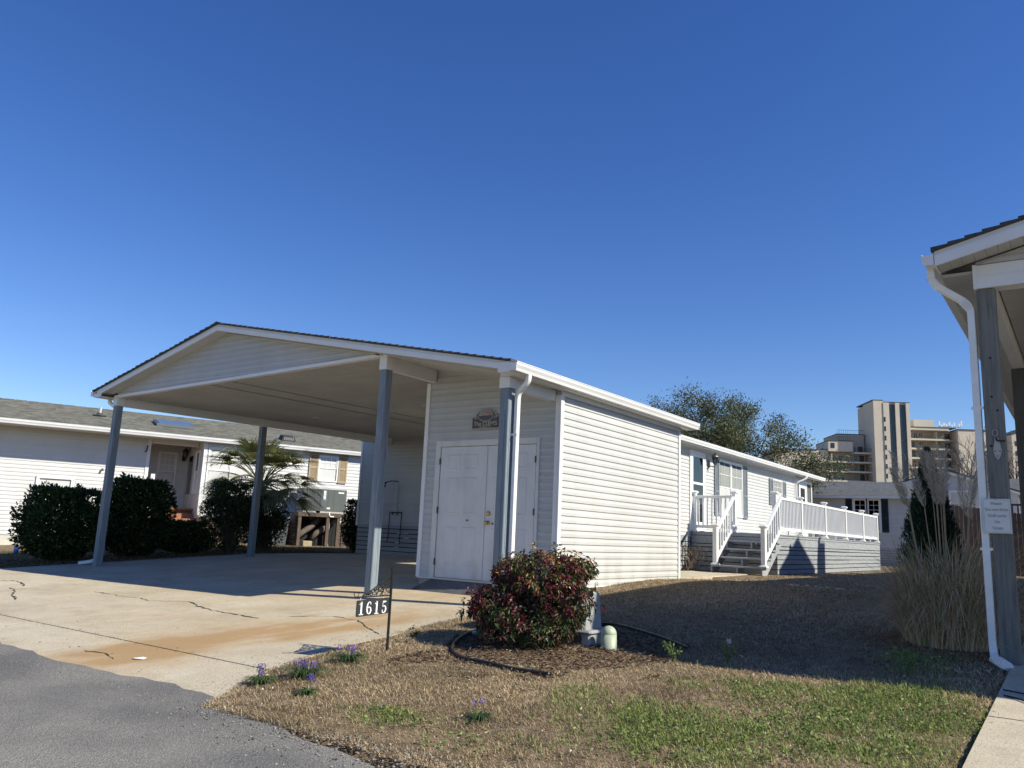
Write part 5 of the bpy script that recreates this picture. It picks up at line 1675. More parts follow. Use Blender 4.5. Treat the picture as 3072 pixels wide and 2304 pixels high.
gh = thing('gable_house', (.5, 42, 0), 'white gabled house half hidden behind the pampas grass plumes', 'house')
ob('wall', MB().prism([(-3.2, 0), (3.2, 0), (3.2, 3.9), (-.2, 5.05), (-3.2, 4.1)], 'y', 40.0, 40.1), vinyl, gh)
siding(gh, (0, 40, 0), (1, 0, 0), (0, -1, 0), .9, 4.95, lambda z: max(-3.2, -.2-(5.05-z)/.32) if z > 4.1 else -3.2, lambda z: min(3.2, -.2+(5.05-z)/.34) if z > 3.9 else 3.2, [(-.1, 1.1, 2.2, 4.2)], vinyl)
ob('rake_trim', MB().prism([(-3.4, 4.03), (-.2, 5.06), (3.4, 3.84), (3.4, 3.98), (-.2, 5.22), (-3.4, 4.18)], 'y', 39.75, 40.0), white, gh)
ob('roof', MB().prism([(-3.5, 4.16), (-.2, 5.225), (3.5, 3.96), (3.5, 4.03), (-.2, 5.30), (-3.5, 4.23)], 'y', 39.7, 47), shing_s, gh)
FG = frame((0, 40, 0), (1, 0, 0), (0, -1, 0))
window(gh, FG, .02, 1.0, 2.3, 4.05, 1, (1, 1), .62, .08, gl=glassd, room_=False)
rh = thing('side_roof_house', (5, 45, 0), 'grey roofed white house seen between the two timber posts', 'house')
ob('wall', B(2.2, 9, 44.0, 44.1, 0, 4.3), vinyl, rh)
siding(rh, (0, 44, 0), (1, 0, 0), (0, -1, 0), .9, 4.3, lambda z: 2.25, lambda z: 8.9, (), vinyl)
ob('roof', MB().prism([(43.6, 4.25), (43.6, 4.33), (47.5, 5.35), (51, 4.33), (51, 4.25), (47.5, 5.27)], 'x', 2.0, 9.4), shing_s, rh)
ob('eave_trim', B(2.0, 9.4, 43.57, 43.6, 4.18, 4.32), white, rh)
# brown privacy fence
bf = thing('wood_fence', (2.6, 25, 0), 'brown wooden privacy fence behind the pampas grass', 'fence')
fbm = M('fence_brown', (.10, .062, .042), .85, (.145, .095, .065), 4, (6, 6, .6), rnd=.18)
for k in range(22):
    a = 1.3+.142*k
    ob('fence_board', B(a, a+.135, 25+R.uniform(0, .008), 25.02, 0, 2.62-.09*k/5+R.uniform(-.01, .01)), fbm, bf)
for zz in (.5, 1.9):
    ob('fence_rail', B(1.3, 4.4, 25.03, 25.09, zz, zz+.09), fbm, bf)
# dark porch railing glimpsed at far right
br = thing('porch_railing', (4.4, 20, 1.2), 'dark brown porch railing glimpsed between the timber posts', 'railing')
for zz in (2.28, 1.5):
    ob('rail', B(4.0, 6.4, 20, 20.06, zz, zz+.06), fbm, br)
for k in range(16):
    ob('baluster', B(4.05+.15*k, 4.09+.15*k, 20.01, 20.05, 1.56, 2.28), fbm, br)
for xx in (4.0, 6.34):
    ob('railing_post', B(xx, xx+.08, 19.98, 20.08, 0, 2.4), fbm, br)
# ---------------------------------------------------------------- distant apartment tower
hd = math.atan2(-.17155, .98517)+math.radians(-22)
cdv = np.array([math.sin(hd), math.cos(hd), 0]); cru = np.array([math.cos(hd), -math.sin(hd), 0])
c0 = np.array([CAM[0], CAM[1], 0])+np.array([-.17155, .98517, 0])*230
FK = (c0, np.array([cru*1.07, cdv, [0, 0, 1]]))
ct = thing('apartment_tower', tuple(c0), 'distant beige high rise apartment building with dark glass strips', 'apartment building')
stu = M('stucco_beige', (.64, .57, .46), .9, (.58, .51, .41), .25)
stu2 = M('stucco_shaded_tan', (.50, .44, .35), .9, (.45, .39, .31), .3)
slabm = M('balcony_slab_cream', (.62, .56, .45), .85)
glc = M('tower_dark_glass', (.018, .026, .03), .12, spec=.6)
capm = M('roof_cap_dark', (.045, .05, .055), .6)
raic = M('railing_bronze', (.06, .055, .05), .6)
def K(name, a0, a1, d0, d1, z0, z1, mat, parent=None):
    return ob(name, B(a0, a1, d0, d1, z0, z1, fr=FK), mat, parent or ct)
tw = K('tower', -6.7, 1.65, -3, 8, 0, 38.4, stu)
K('tower_cap', -6.9, -4.4, -3.2, 8.2, 38.8, 39.1, capm, tw)
K('stair_shaft', -6.75, -4.5, -3.3, 4, 0, 38.8, stu, ct)
K('tower_cap', -4.39, 1.8, -3.2, 8.2, 38.401, 38.65, capm, tw)
for a0, a1 in ((-3.1, -1.7), (-.7, .8)):
    gs_ = K('glass_strip', a0, a1, -3.08, -3.0, 0, 38.0, glc, tw)
    for k in range(13):
        K('spandrel', a0, a1, -3.12, -3.081, 2.85*k+3.0, 2.85*k+3.12, capm, gs_)
for a0, a1 in ((-1.68, -.72), (.82, 1.66), (-4.48, -3.12)):
    K('pier', a0, a1, -3.45, -3.0, 0, 38.38, stu, tw)
for k in range(13):
    K('shaft_window', -4.42, -4.05, -3.49, -3.44, 34.6-2.42*k-1.2, 34.6-2.42*k, glc, tw)
# right wing with balconies
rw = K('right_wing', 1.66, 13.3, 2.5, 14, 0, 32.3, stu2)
K('roof_slab', 1.66, 11.8, -.6, 2.5, 32.0, 32.6, slabm, rw)
K('roof_cap', 1.66, 13.4, -.7, 14, 32.61, 32.8, capm, rw)
def cwin(a0, a1, z0, z1, d, par, door=False):
    wv = K('window', a0-.06, a1+.06, d-.06, d-.0, z0-.06, z1+.06, slabm if not door else raic, par)
    K('pane', a0, a1, d-.09, d-.061, z0, z1, glc, wv)
    if not door:
        K('mullion', (a0+a1)/2-.03, (a0+a1)/2+.03, d-.11, d-.091, z0, z1, slabm, wv)
    return wv
for k in range(12):
    zs = 29.75-2.45*k
    s_ = K('balcony_slab', 1.66, 11.75+.0*k, -.6, 2.5, zs-.42, zs, slabm, rw)
    rl_ = K('balcony_rail', 1.66, 11.7, -.62, -.56, zs+.95, zs+1.02, raic, s_)
    for j in range(40):
        K('rail_bar', 1.7+.25*j, 1.735+.25*j, -.6, -.57, zs, zs+.95, raic, s_) if k < 4 else None
    cwin(2.4, 3.25, zs+.02-.0, zs+1.75, 2.5, rw, True)
    cwin(4.0+(.7 if k == 0 else 0), 4.8+(.7 if k == 0 else 0), zs+.1, zs+1.75, 2.5, rw, k > 0)
    cwin(5.9, 6.7, zs+.9, zs+1.75, 2.5, rw)
    K('party_fin', 9.1, 9.3, .3, 2.5, zs, zs+2.0, stu, rw)
    cwin(12.0, 13.1, zs+.05, zs+1.7, 2.5, rw, True)
    K('balcony_slab', 11.9, 13.35, 1.3, 2.5, zs-.3, zs, slabm, rw)
er = K('end_block', 13.4, 24.0, -1.6, 14, 0, 32.1, stu)
K('roof_cap', 13.3, 24.1, -1.75, 14, 32.11, 32.35, capm, er)
pth_ = K('penthouse', 5.0, 9.9, 3, 8, 32.8, 35.2, slabm)
K('penthouse_base', 5.6, 9.8, 3.2, 7.8, 32.4, 32.79, capm, pth_)
# antennas
an = MB(FK)
anw = MB(FK)
for a_, h_ in ((2.6, 1.0), (3.0, 1.5), (10.6, 2.0), (11.2, 1.2), (11.7, 1.7), (12.3, 1.4), (13.0, 1.9), (13.6, 1.2), (14.1, 1.8), (15.3, 1.6), (15.8, 2.3)):
    ob('antenna_mast', MB(FK).tube([(a_, 2.0, 32.6), (a_, 2.0, 32.7+h_)], .07, 6), slabm, ct)
    ob('antenna_panel', B(a_-.18, a_+.18, 1.7, 1.9, 32.9+h_*.35, 32.7+h_, fr=FK), whitev, ct)
ob('antenna_frame', MB(FK).tube([(10.5, 2.2, 33.4), (16, 2.2, 33.4)], .06, 5), slabm, ct)
ob('antenna_frame', MB(FK).tube([(11.5, 2.2, 32.5), (13.5, 2.2, 33.9), (15, 2.2, 32.5)], .06, 5), slabm, ct)
# left wing, stepped
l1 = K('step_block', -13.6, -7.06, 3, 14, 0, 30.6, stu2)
K('roof_cap', -13.7, -7.06, 2.9, 14, 30.61, 30.8, capm, l1)
l2 = K('step_block', -16.7, -10.9, -.3, 10, 25.7, 28.35, stu)
K('roof_cap', -16.8, -10.8, -.4, 10, 28.36, 28.55, capm, l2)
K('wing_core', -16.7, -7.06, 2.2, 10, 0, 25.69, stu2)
l3 = K('step_block', -19.5, -16.71, .5, 12, 0, 26.0, stu)
K('roof_cap', -19.6, -16.71, .4, 12, 26.01, 26.2, capm, l3)
l4 = K('step_block', -30, -19.51, -.5, 12, 0, 25.7, stu)
K('roof_cap', -30, -19.51, -.6, 12, 25.71, 25.95, capm, l4)
for a0, a1, z, d in ((-13.5, -7.1, 30.8, 3.0), (-16.6, -10.95, 28.55, -.2)):
    rr_ = K('roof_rail', a0, a1, d, d+.06, z+.95, z+1.02, raic)
    for k in range(int((a1-a0)/.5)):
        K('rail_bar', a0+.5*k, a0+.5*k+.05, d+.01, d+.05, z, z+.95, raic, rr_)
cwin(-16.1, -15.3, 26.6, 27.8, -.3, l2, True)
for k in range(10):
    zs = 25.55-2.45*k
    a0 = -10.8 if k == 0 else (-17.4 if k == 1 else -19.4)
    s_ = K('balcony_slab', a0, -6.5, -1.0, 2.2, zs-.4, zs, slabm, l1)
    K('balcony_rail', a0, -6.55, -1.02, -.96, zs+.95, zs+1.02, raic, s_)
    if k < 4:
        for j in range(int((-6.6-a0)/.3)):
            K('rail_bar', a0+.3*j, a0+.035+.3*j, -1.0, -.97, zs, zs+.95, raic, s_)
    d_ = 2.2
    cwin(-8.6, -7.6, zs+.05, zs+1.85, d_ if k else 3, l1, True)
    cwin(-9.85, -9.2, zs+.5, zs+1.85, d_ if k else 3, l1)
    if k:
        cwin(-13.6, -12.6, zs+.05, zs+1.75, d_, l1, k > 1)
        cwin(-14.9, -14.2, zs+.5, zs+1.75, d_, l1)
        if k > 1: cwin(-17.2, -16.75, zs+.5, zs+1.75, .5, l3)
        K('party_fin', -16.0, -15.7, .0, 2.2, zs, zs+2.0, stu, l1)
rb2 = thing('far_apartment_wing', tuple(c0+cru*27), 'beige apartment block with slanted roof edge behind the bare tree at right', 'apartment building')
ob('block', MB(FK).loft([[(24.5, -4, 0), (36, -4, 0), (36, 8, 0), (24.5, 8, 0)], [(24.5, -4, 31.0), (36, -4, 35.5), (36, 8, 35.5), (24.5, 8, 31.0)]]), stu, rb2)
ob('roof_cap', MB(FK).loft([[(24.4, -4.2, 31.0), (36, -4.2, 35.55), (36, 8, 35.55), (24.4, 8, 31.0)], [(24.4, -4.2, 31.3), (36, -4.2, 35.85), (36, 8, 35.85), (24.4, 8, 31.3)]]), capm, rb2)
for k in range(6):
    ob('window', B(25.2, 25.9, -4.06, -4.0, 28.2-2.5*k, 29.4-2.5*k, fr=FK), glc, rb2)
# ---------------------------------------------------------------- vegetation helpers
LF4 = [(0, 1, 2), (0, 2, 3)]
def unit(a):
    return a/(np.linalg.norm(a, axis=-1, keepdims=True)+1e-9)
def leaves(pos, d, Ln, Wd, g, fold=.35, droop=0.0):
    N = len(pos)
    d = unit(d)
    r = g.normal(size=(N, 3))
    s = unit(np.cross(d, r))
    n = np.cross(s, d)
    Ln = np.broadcast_to(Ln, (N,))[:, None]; Wd = np.broadcast_to(Wd, (N,))[:, None]
    mid = pos+d*Ln*.45
    tip = pos+d*Ln+np.array([0, 0, -1.0])*Ln*droop
    return np.stack([pos, mid+s*Wd*.5+n*Wd*fold*.5, tip, mid-s*Wd*.5+n*Wd*fold*.5], 1)

def pick(cols, g, n, p=None, jit=.25):
    cols = np.array(cols)
    i = g.choice(len(cols), n, p=p)
    return cols[i]*g.uniform(1-jit, 1+jit, (n, 1))

def grow(mb, p, d, l, r, depth, g, tips, spread=.6, nch=(2, 3), shrink=.74, up=.1, sides=5, minr=.006, curve=.15, collect=1):
    p = np.asarray(p, float); d = np.asarray(d, float)/np.linalg.norm(d)
    n = 3
    pts = [p]; rs = [r]
    dd = d.copy()
    for k in range(n):
        dd = dd+g.normal(size=3)*curve+np.array([0, 0, up*.5])
        dd /= np.linalg.norm(dd)
        pts.append(pts[-1]+dd*l/n)
        rs.append(max(minr, r*(1-.32*(k+1)/n)))
    mb.tube(pts, rs, sides, cap=False)
    if depth <= collect:
        tips.append((pts[-1], dd, depth)); tips.append(((pts[-2]+pts[-1])/2, dd, depth))
    if depth == 0:
        return
    for k in range(g.integers(nch[0], nch[1]+1)):
        a = g.normal(size=3)
        a -= dd*(a@dd)
        a /= np.linalg.norm(a)
        nd = dd*math.cos(spread)+a*math.sin(spread)*g.uniform(.7, 1.25)
        nd[2] += up
        q = pts[-1] if k == 0 or depth < 2 else pts[g.integers(2, n+1)]
        grow(mb, q, nd, l*shrink*g.uniform(.8, 1.15), rs[-1]*.78, depth-1, g, tips, spread, nch, shrink, up, max(3, sides-1), minr, curve, collect)

# ---------------------------------------------------------------- big tree behind the house
g = np.random.default_rng(21)
bark = M('bark_grey', (.12, .105, .09), .9, (.075, .065, .055), 6, (3, 3, .6), bump=.5, bscale=20)
tr = thing('oak_tree', (-10.3, 31, 0), 'broad sparse leaved tree rising behind the long house roof', 'tree')
mbt, tips = MB(), []
mbt.tube([(-10.3, 31, -.1), (-10.2, 31, 1.0), (-10.3, 31.1, 2.0)], [.42, .34, .30], 10)
for a, e, l in ((0, .85, 2.3), (1.0, .75, 2.2), (2.0, .9, 2.3), (3.1, .8, 2.5), (4.2, .9, 2.2), (5.2, .8, 2.1), (2.6, .35, 2.4), (.3, .4, 2.3), (5.9, .5, 2.2)):
    grow(mbt, (-10.3, 31.1, 1.95), (math.cos(a)*math.sin(e), math.sin(a)*math.sin(e), math.cos(e)), l, .16, 4, g, tips, .52, (2, 3), .76, .05, 6, .010, .13, 2)
ob('trunk', mbt, bark, tr)
P = np.array([t[0] for t in tips]); D = np.array([t[1] for t in tips])
per = max(4, int(46000/len(P)))
idx = np.repeat(np.arange(len(P)), per)
pos = P[idx]+g.normal(size=(len(idx), 3))*.27
# break the crown up: thin whole clumps at random
keep = hash_noise(pos[:, 0]+pos[:, 2]*.7, pos[:, 1]+pos[:, 2]*.5, 1.1) > .17
pos = pos[keep]; dirs = D[idx][keep]+g.normal(size=pos.shape)*.8
col = pick([(.085, .105, .05), (.12, .14, .07), (.055, .07, .035), (.17, .175, .10), (.13, .105, .06)], g, len(pos), [.3, .25, .2, .18, .07])
cloud('crown', leaves(pos, dirs, g.uniform(.10, .20, len(pos)), g.uniform(.04, .07, len(pos)), g), LF4, col, LEAF, tr)
print('oak', len(tips), len(pos), P.min(0), P.max(0))

# ---------------------------------------------------------------- bare trees in front of the tower
for k, (bx, by, h0, sd, lab) in enumerate(((-.9, 55, 6.3, 5, 'leafless twiggy tree in front of the tower, left of the timber post'), (2.2, 55, 6.2, 6, 'leafless twiggy tree showing between the two timber posts'))):
    g = np.random.default_rng(sd)
    t_ = thing('bare_tree', (bx, by, 0), lab, 'tree', 'bare winter trees')
    mbt, tips = MB(), []
    mbt.tube([(bx, by, -.2), (bx+.1, by, 2.5), (bx, by, 4.6)], [.26, .2, .17], 8)
    for a, e, l in ((0.2, .6, 1.7), (1.3, .7, 1.6), (2.6, .65, 1.7), (3.8, .6, 1.6), (5.0, .7, 1.6), (1, .15, 1.8)):
        grow(mbt, (bx, by, 4.5), (math.cos(a)*math.sin(e), math.sin(a)*math.sin(e), math.cos(e)), l, .10, 4, g, tips, .55, (2, 3), .74, .06, 5, .012, .16, 0)
    ob('trunk', mbt, M('bark_brown', (.13, .10, .08), .9, (.09, .07, .055), 5), t_)

# ---------------------------------------------------------------- columnar evergreens
def arbor(x, y, z0, h, rad, label, seed, n=9000):
    g = np.random.default_rng(seed)
    t_ = thing('evergreen_column', (x, y, z0), label, 'tree')
    ob('trunk', MB().tube([(x, y, z0-.05), (x, y, z0+h*.5), (x, y, z0+h*.93)], [.07, .045, .01], 6), bark, t_)
    u = g.uniform(0, 1, n)**.8
    zz = u*h
    rr = rad*np.where(u < .1, .8+2*u, 1-((u-.1)/.9)**1.15)*(.9+.25*np.sin(zz*9+3*np.cos(g.uniform(0, 6.28, n))))
    rr = np.maximum(rr, .01)*np.sqrt(g.uniform(.1, 1, n))
    a = g.uniform(0, 2*math.pi, n)
    pos = np.stack([x+rr*np.cos(a), y+rr*np.sin(a), z0+.05+zz], -1)
    d = np.stack([np.cos(a)*.5, np.sin(a)*.5, 1.0+0*a], -1)+g.normal(size=(n, 3))*.35
    cloud('crown', leaves(pos, d, g.uniform(.07, .15, n), g.uniform(.025, .05, n), g), LF4, pick([(.022, .05, .03), (.03, .065, .035), (.015, .035, .025), (.05, .075, .03)], g, n, [.4, .3, .2, .1]), LEAF, t_)
arbor(2.95, 12.7, 0, 3.2, .74, 'dark green conical evergreen standing behind the pampas grass', 31, 24000)

# ---------------------------------------------------------------- palm by the left house
g = np.random.default_rng(41)
px, py = -13.2, 4.9
pz = float(zl(px, py))
pm = thing('palm_tree', (px, py, pz), 'small fan palm with arching olive fronds behind the carport side post', 'palm')
mbt = MB()
rgs = []
for k in range(22):
    z = pz-.05+1.85*k/21
    rgs.append((px+.01*math.sin(k), py+.01*math.cos(k*1.3), z))
mbt.tube(rgs, [.17+(.03 if k % 2 else 0)-.001*k for k in range(22)], 10)
ob('trunk', mbt, M('palm_fibre', (.10, .075, .05), .95, (.16, .12, .08), 14, bump=.8, bscale=30), pm)
palmm = leafmat('palm_leaf', .5, .2, .5)
bl_V, bl_C = [], []
for f in range(40):
    az = 2*math.pi*(f*.381966)+g.uniform(-.2, .2)
    el = math.radians(g.uniform(18, 82)) if f < 31 else math.radians(g.uniform(-15, 12))
    Lp = g.uniform(1.0, 1.55)
    h0 = np.array([math.cos(az), math.sin(az), 0]); Z = np.array([0, 0, 1.0])
    base = np.array([px, py, pz+1.85])
    pts = []
    for t in np.linspace(0, 1, 8):
        pts.append(base+h0*(Lp*t*math.cos(el)+.06)+Z*(Lp*t*math.sin(el)-.32*t*t*Lp))
    dv = unit(pts[-1]-pts[-2])
    mbp = MB().tube(pts, [.018]*4+[.014, .012, .01, .008], 5)
    petiole = ob('frond_stem', mbp, M('petiole_green', (.16, .17, .07), .6), pm)
    side = unit(np.cross(dv, Z)); nrm = np.cross(side, dv)
    nl = 46
    V_, C_ = [], []
    tone = g.uniform(.9, 1.5)
    for k in range(nl):
        t = k/(nl-1)
        an = (t-.5)*math.radians(210)
        ld = unit(dv*math.cos(an)+side*math.sin(an)+nrm*(.30*abs(math.sin(an)))-Z*.06)
        Ll = g.uniform(.66, .88)*(1-.22*abs(t-.5))
        o_ = pts[-1]-dv*.05*(1-math.cos(an))
        w_ = .017
        sv = unit(np.cross(ld, nrm))*w_
        p1 = o_+ld*Ll*.35; p2 = o_+ld*Ll*.7-Z*Ll*.06; p3 = o_+ld*Ll-Z*Ll*g.uniform(.15, .34)
        V_.append([o_-sv*.4, o_+sv*.4, p1+sv, p1-sv, p2+sv*.8, p2-sv*.8, p3])
        C_.append(np.array([.15, .165, .065])*tone*g.uniform(.75, 1.2) if g.random() > .15 else np.array([.30, .27, .12])*g.uniform(.8, 1.1))
    cloud('frond_leaf', np.array(V_), [(0, 1, 2, 3), (3, 2, 4, 5), (5, 4, 6)], np.array(C_), palmm, petiole)

# ---------------------------------------------------------------- hedges and shrubs along the left of the driveway
def shrub(name, c, half, zt, label, seed, n=6500, lsz=(.05, .09), cols=None, pw=3.0, stems=26, twiggy=0.0, group=None, gap=.0, lw_=.5):
    g = np.random.default_rng(seed)
    x, y = c
    z0 = float(zl(x, y))
    t_ = thing(name, (x, y, z0), label, 'shrub', group)
    H = zt-z0
    mbs = MB()
    for k in range(stems):
        a = g.uniform(0, 6.28); r = g.uniform(.05, .5)
        b = np.array([x+half[0]*r*.5*math.cos(a), y+half[1]*r*.6*math.sin(a), z0-.03])
        e = np.array([x+half[0]*g.uniform(-.85, .85), y+half[1]*g.uniform(-.85, .85), z0+H*g.uniform(.6, .93)])
        m = (b+e)/2+g.normal(size=3)*.06
        mbs.tube([b, m, e], [.014, .010, .004], 4)
        for q in range(2):
            mbs.tube([m, m+(e-m)*.4+g.normal(size=3)*.12, m+(e-m)*.75+g.normal(size=3)*.2], [.007, .005, .003], 3)
    ob('stems', mbs, M('twig_brown', (.10, .08, .06), .9), t_)
    v = g.uniform(-1, 1, (n*5, 3))
    r = (np.abs(v)**pw).sum(1)**(1/pw)
    k = (r < 1) & ((r > .6) | (g.uniform(0, 1, len(r)) < .45))
    k &= hash_noise(v[:, 0]*2+v[:, 2]*3+seed, v[:, 1]*3-v[:, 2]*2, 1.6) > gap
    if twiggy:
        k &= (v[:, 2] > -.2) | (g.uniform(0, 1, len(r)) < .35)
    v = v[k][:n]
    lump = 1+.17*(hash_noise(v[:, 0]*3+5, v[:, 1]*3+v[:, 2]*2.2, 1.3)-.5)*2
    hz = .5*(v[:, 2]+1)
    pos = np.stack([x+v[:, 0]*half[0]*lump, y+v[:, 1]*half[1]*lump, z0+.06+hz*(H-.06)*np.where(hz > .5, lump, 1)], -1)
    d = v+g.normal(size=v.shape)*.8+np.array([0, 0, .35])
    ns_ = n//14
    a_ = g.uniform(0, 6.28, ns_)
    sh_ = np.stack([x+half[0]*.9*np.cos(a_)*np.sqrt(g.uniform(0, 1, ns_)), y+half[1]*.9*np.sin(a_)*np.sqrt(g.uniform(0, 1, ns_)), zt+g.uniform(-.06, .10, ns_)*(1.0 if twiggy else .8)], -1)
    pos = np.concatenate([pos, sh_]); d = np.concatenate([d, np.tile([0, 0, 1.0], (ns_, 1))+g.normal(size=(ns_, 3))*.5])
    cols = cols or [(.024, .05, .018), (.04, .078, .026), (.014, .028, .012), (.10, .135, .045)]
    V_ = leaves(pos, d, g.uniform(lsz[0], lsz[1], len(pos)), g.uniform(lsz[0], lsz[1], len(pos))*lw_, g)
    cloud('foliage', V_, LF4, pick(cols, g, len(pos), [.4, .3, .2, .1]), LEAF, t_)
    return t_
GH = None
shrub('hedge_shrub', (-12.05, -1.08), (.68, .84), 1.20, 'rounded clipped hedge shrub, leftmost, its front end in sun', 51, 17000, pw=2.7, lsz=(.05, .11), gap=.08)
shrub('hedge_shrub', (-12.05, .60), (.62, .72), 1.50, 'tall square clipped hedge shrub just right of the front left carport post', 52, 16000, pw=3.0, lsz=(.06, .12), gap=.16)
shrub('hedge_shrub', (-12.2, 2.0), (.55, .70), .62, 'low dark shrub in front of the redwood porch steps', 53, 9000, pw=2.8)
shrub('hedge_shrub', (-12.0, 3.15), (.62, .68), 1.62, 'tall twiggy open shrub next to the second carport post', 54, 7000, lsz=(.05, .09), twiggy=1, stems=110, gap=.3, pw=2.6)
shrub('hedge_shrub', (-12.15, 4.35), (.55, .55), 1.35, 'twiggy shrub under the fan palm behind the second post', 55, 5000, lsz=(.05, .09), twiggy=1, stems=90, gap=.25, pw=2.5)
shrub('hedge_shrub', (-12.15, 7.75), (.42, .42), 1.45, 'small dark shrub beside the rear corner of the mobile home', 56, 8000, lsz=(.05, .08), pw=2.3)
# leaf litter strip under the hedges
g = np.random.default_rng(57)
n = 5000
x = g.uniform(-13, -11.05, n); y = g.uniform(-2.6, 6.5, n)
pos = np.stack([x, y, zl(x, y)+g.uniform(0, .02, n)], -1)
d = g.normal(size=(n, 3)); d[:, 2] *= .25
tag(cloud('hedge_litter', leaves(pos, d, g.uniform(.03, .07, n), g.uniform(.012, .03, n), g), LF4, pick([(.07, .05, .03), (.13, .095, .055), (.035, .028, .02), (.2, .16, .11)], g, n, [.4, .3, .2, .1]), GRASSM), 'dead leaves and mulch under the hedges left of the driveway', 'leaf litter', kind='stuff')

# ---------------------------------------------------------------- red nandina bush in the mulch bed
g = np.random.default_rng(61)
bx, by = 1.68, -3.06
bz = float(zl(bx, by))
nb = thing('nandina_bush', (bx, by, bz), 'dense red and green leaved nandina bush in the mulch bed', 'bush')
mbs = MB()
lobes = [((1.74, -2.94, .27), (.42, .42, .29), 1.0), ((1.40, -3.18, .02), (.33, .36, .22), .7), ((1.62, -3.22, -.16), (.40, .38, .24), .7), ((1.98, -3.02, .10), (.27, .34, .30), .6), ((1.88, -3.20, -.20), (.28, .30, .20), .5), ((1.38, -2.95, .34), (.20, .26, .14), .28), ((2.02, -2.85, .40), (.18, .24, .12), .22)]
for k in range(46):
    L_ = lobes[g.integers(0, len(lobes))]
    e = np.array(L_[0])+np.array(L_[1])*g.normal(size=3)*.5
    b = np.array([bx+g.uniform(-.22, .22), by+g.uniform(-.22, .22), bz-.04])
    mbs.tube([b, (b+e)/2+g.normal(size=3)*.03, e], [.011, .008, .004], 5)
ob('stems', mbs, M('nandina_cane', (.10, .07, .05), .9), nb)
VV, CC = [], []
for c, h, wgt in lobes:
    n = int(820*wgt)
    # whorls of leaflets
    v = g.normal(size=(n, 3)); v = unit(v)*(g.uniform(.55, 1.0, n)**.6)[:, None]*(1+g.uniform(.05, .42, (n, 1))*(g.uniform(0, 1, (n, 1)) > .88))
    wp = np.array(c)+v*np.array(h)*(1+.12*(g.uniform(0, 1, (n, 1))-.5))
    wp = wp[wp[:, 2] > bz+.06]
    for w0 in wp:
        m = g.integers(6, 10)
        out = unit((w0-np.array(c))/np.array(h))
        a = g.uniform(0, 6.28)+np.arange(m)*2*math.pi/m
        t1 = unit(np.cross(out, [0.2, .3, 1.0])); t2 = np.cross(out, t1)
        d = out*.45+t1*np.cos(a)[:, None]+t2*np.sin(a)[:, None]+np.array([0, 0, -.35])+g.normal(size=(m, 3))*.2
        pp_ = np.repeat(w0[None], m, 0)+g.normal(size=(m, 3))*.012
        VV.append(leaves(pp_, d, g.uniform(.03, .068, m), g.uniform(.012, .024, m), g, .3, .2))
        hrel = (w0[2]-bz)/1.0
        topk = np.clip((hrel-.5)*2.4, 0, 1)
        side = .5*hash_noise(np.array([w0[0]*7]), np.array([w0[2]*8+w0[1]*5]), 1.2)[0]+.5*g.random()-.10*(hrel < .3)
        if g.random() < .5*topk:
            base = np.array([.34, .20, .075]) if g.random() < .55 else np.array([.20, .09, .04])
        elif side > .64:
            base = np.array([.16, .030, .034])
        elif side > .50:
            base = np.array([.085, .034, .026])
        elif side > .42:
            base = np.array([.055, .045, .022])
        else:
            base = np.array([.042, .068, .022]) if g.random() < .7 else np.array([.10, .13, .035])
        CC.append(base*g.uniform(.6, 1.25, (m, 1)))
cloud('foliage', np.concatenate(VV), LF4, np.concatenate(CC), leafmat('nandina_leaf', .5, .15, .3), nb)

# mulch chips
g = np.random.default_rng(62)
n = 26000
x = g.uniform(.6, 3.6, n); y = g.uniform(-4.9, -1.6, n)
k = (in_bed(x, y) | (hash_noise(x+5, y, 2.4)*np.exp(-(((x-1.9)/1.5)**2+((y+3.2)/1.5)**2)) > .33)) & (x > xr(y)+.3)
x, y = x[k], y[k]
n = len(x)
pos = np.stack([x, y, zl(x, y)+g.uniform(-.004, .018, n)], -1)
d = g.normal(size=(n, 3)); d[:, 2] *= .22
tag(cloud('mulch', leaves(pos, d, g.uniform(.02, .06, n), g.uniform(.006, .016, n), g, .6), LF4, pick([(.11, .068, .044), (.16, .098, .06), (.06, .038, .027), (.30, .24, .17), (.22, .16, .11)], g, n, [.32, .3, .16, .09, .13]), GRASSM), 'brown bark mulch in the bed around the red bush', 'mulch', kind='stuff')
# dead leaves strewn over the lawn
g = np.random.default_rng(63)
n = 2600
x = g.uniform(.3, 5.7, n); y = g.uniform(-6.2, 3, n)
k = lawn_ok(x, y); x, y = x[k], y[k]; n = len(x)
pos = np.stack([x, y, zl(x, y)+g.uniform(.01, .03, n)], -1)
d = g.normal(size=(n, 3)); d[:, 2] *= .3
tag(cloud('fallen_leaves', leaves(pos, d, g.uniform(.012, .042, n), g.uniform(.006, .02, n), g, .6), LF4, pick([(.35, .29, .20), (.28, .16, .08), (.45, .40, .32), (.15, .10, .06)], g, n), GRASSM), 'scattered dead leaves lying on the front lawn', 'leaves', kind='stuff')

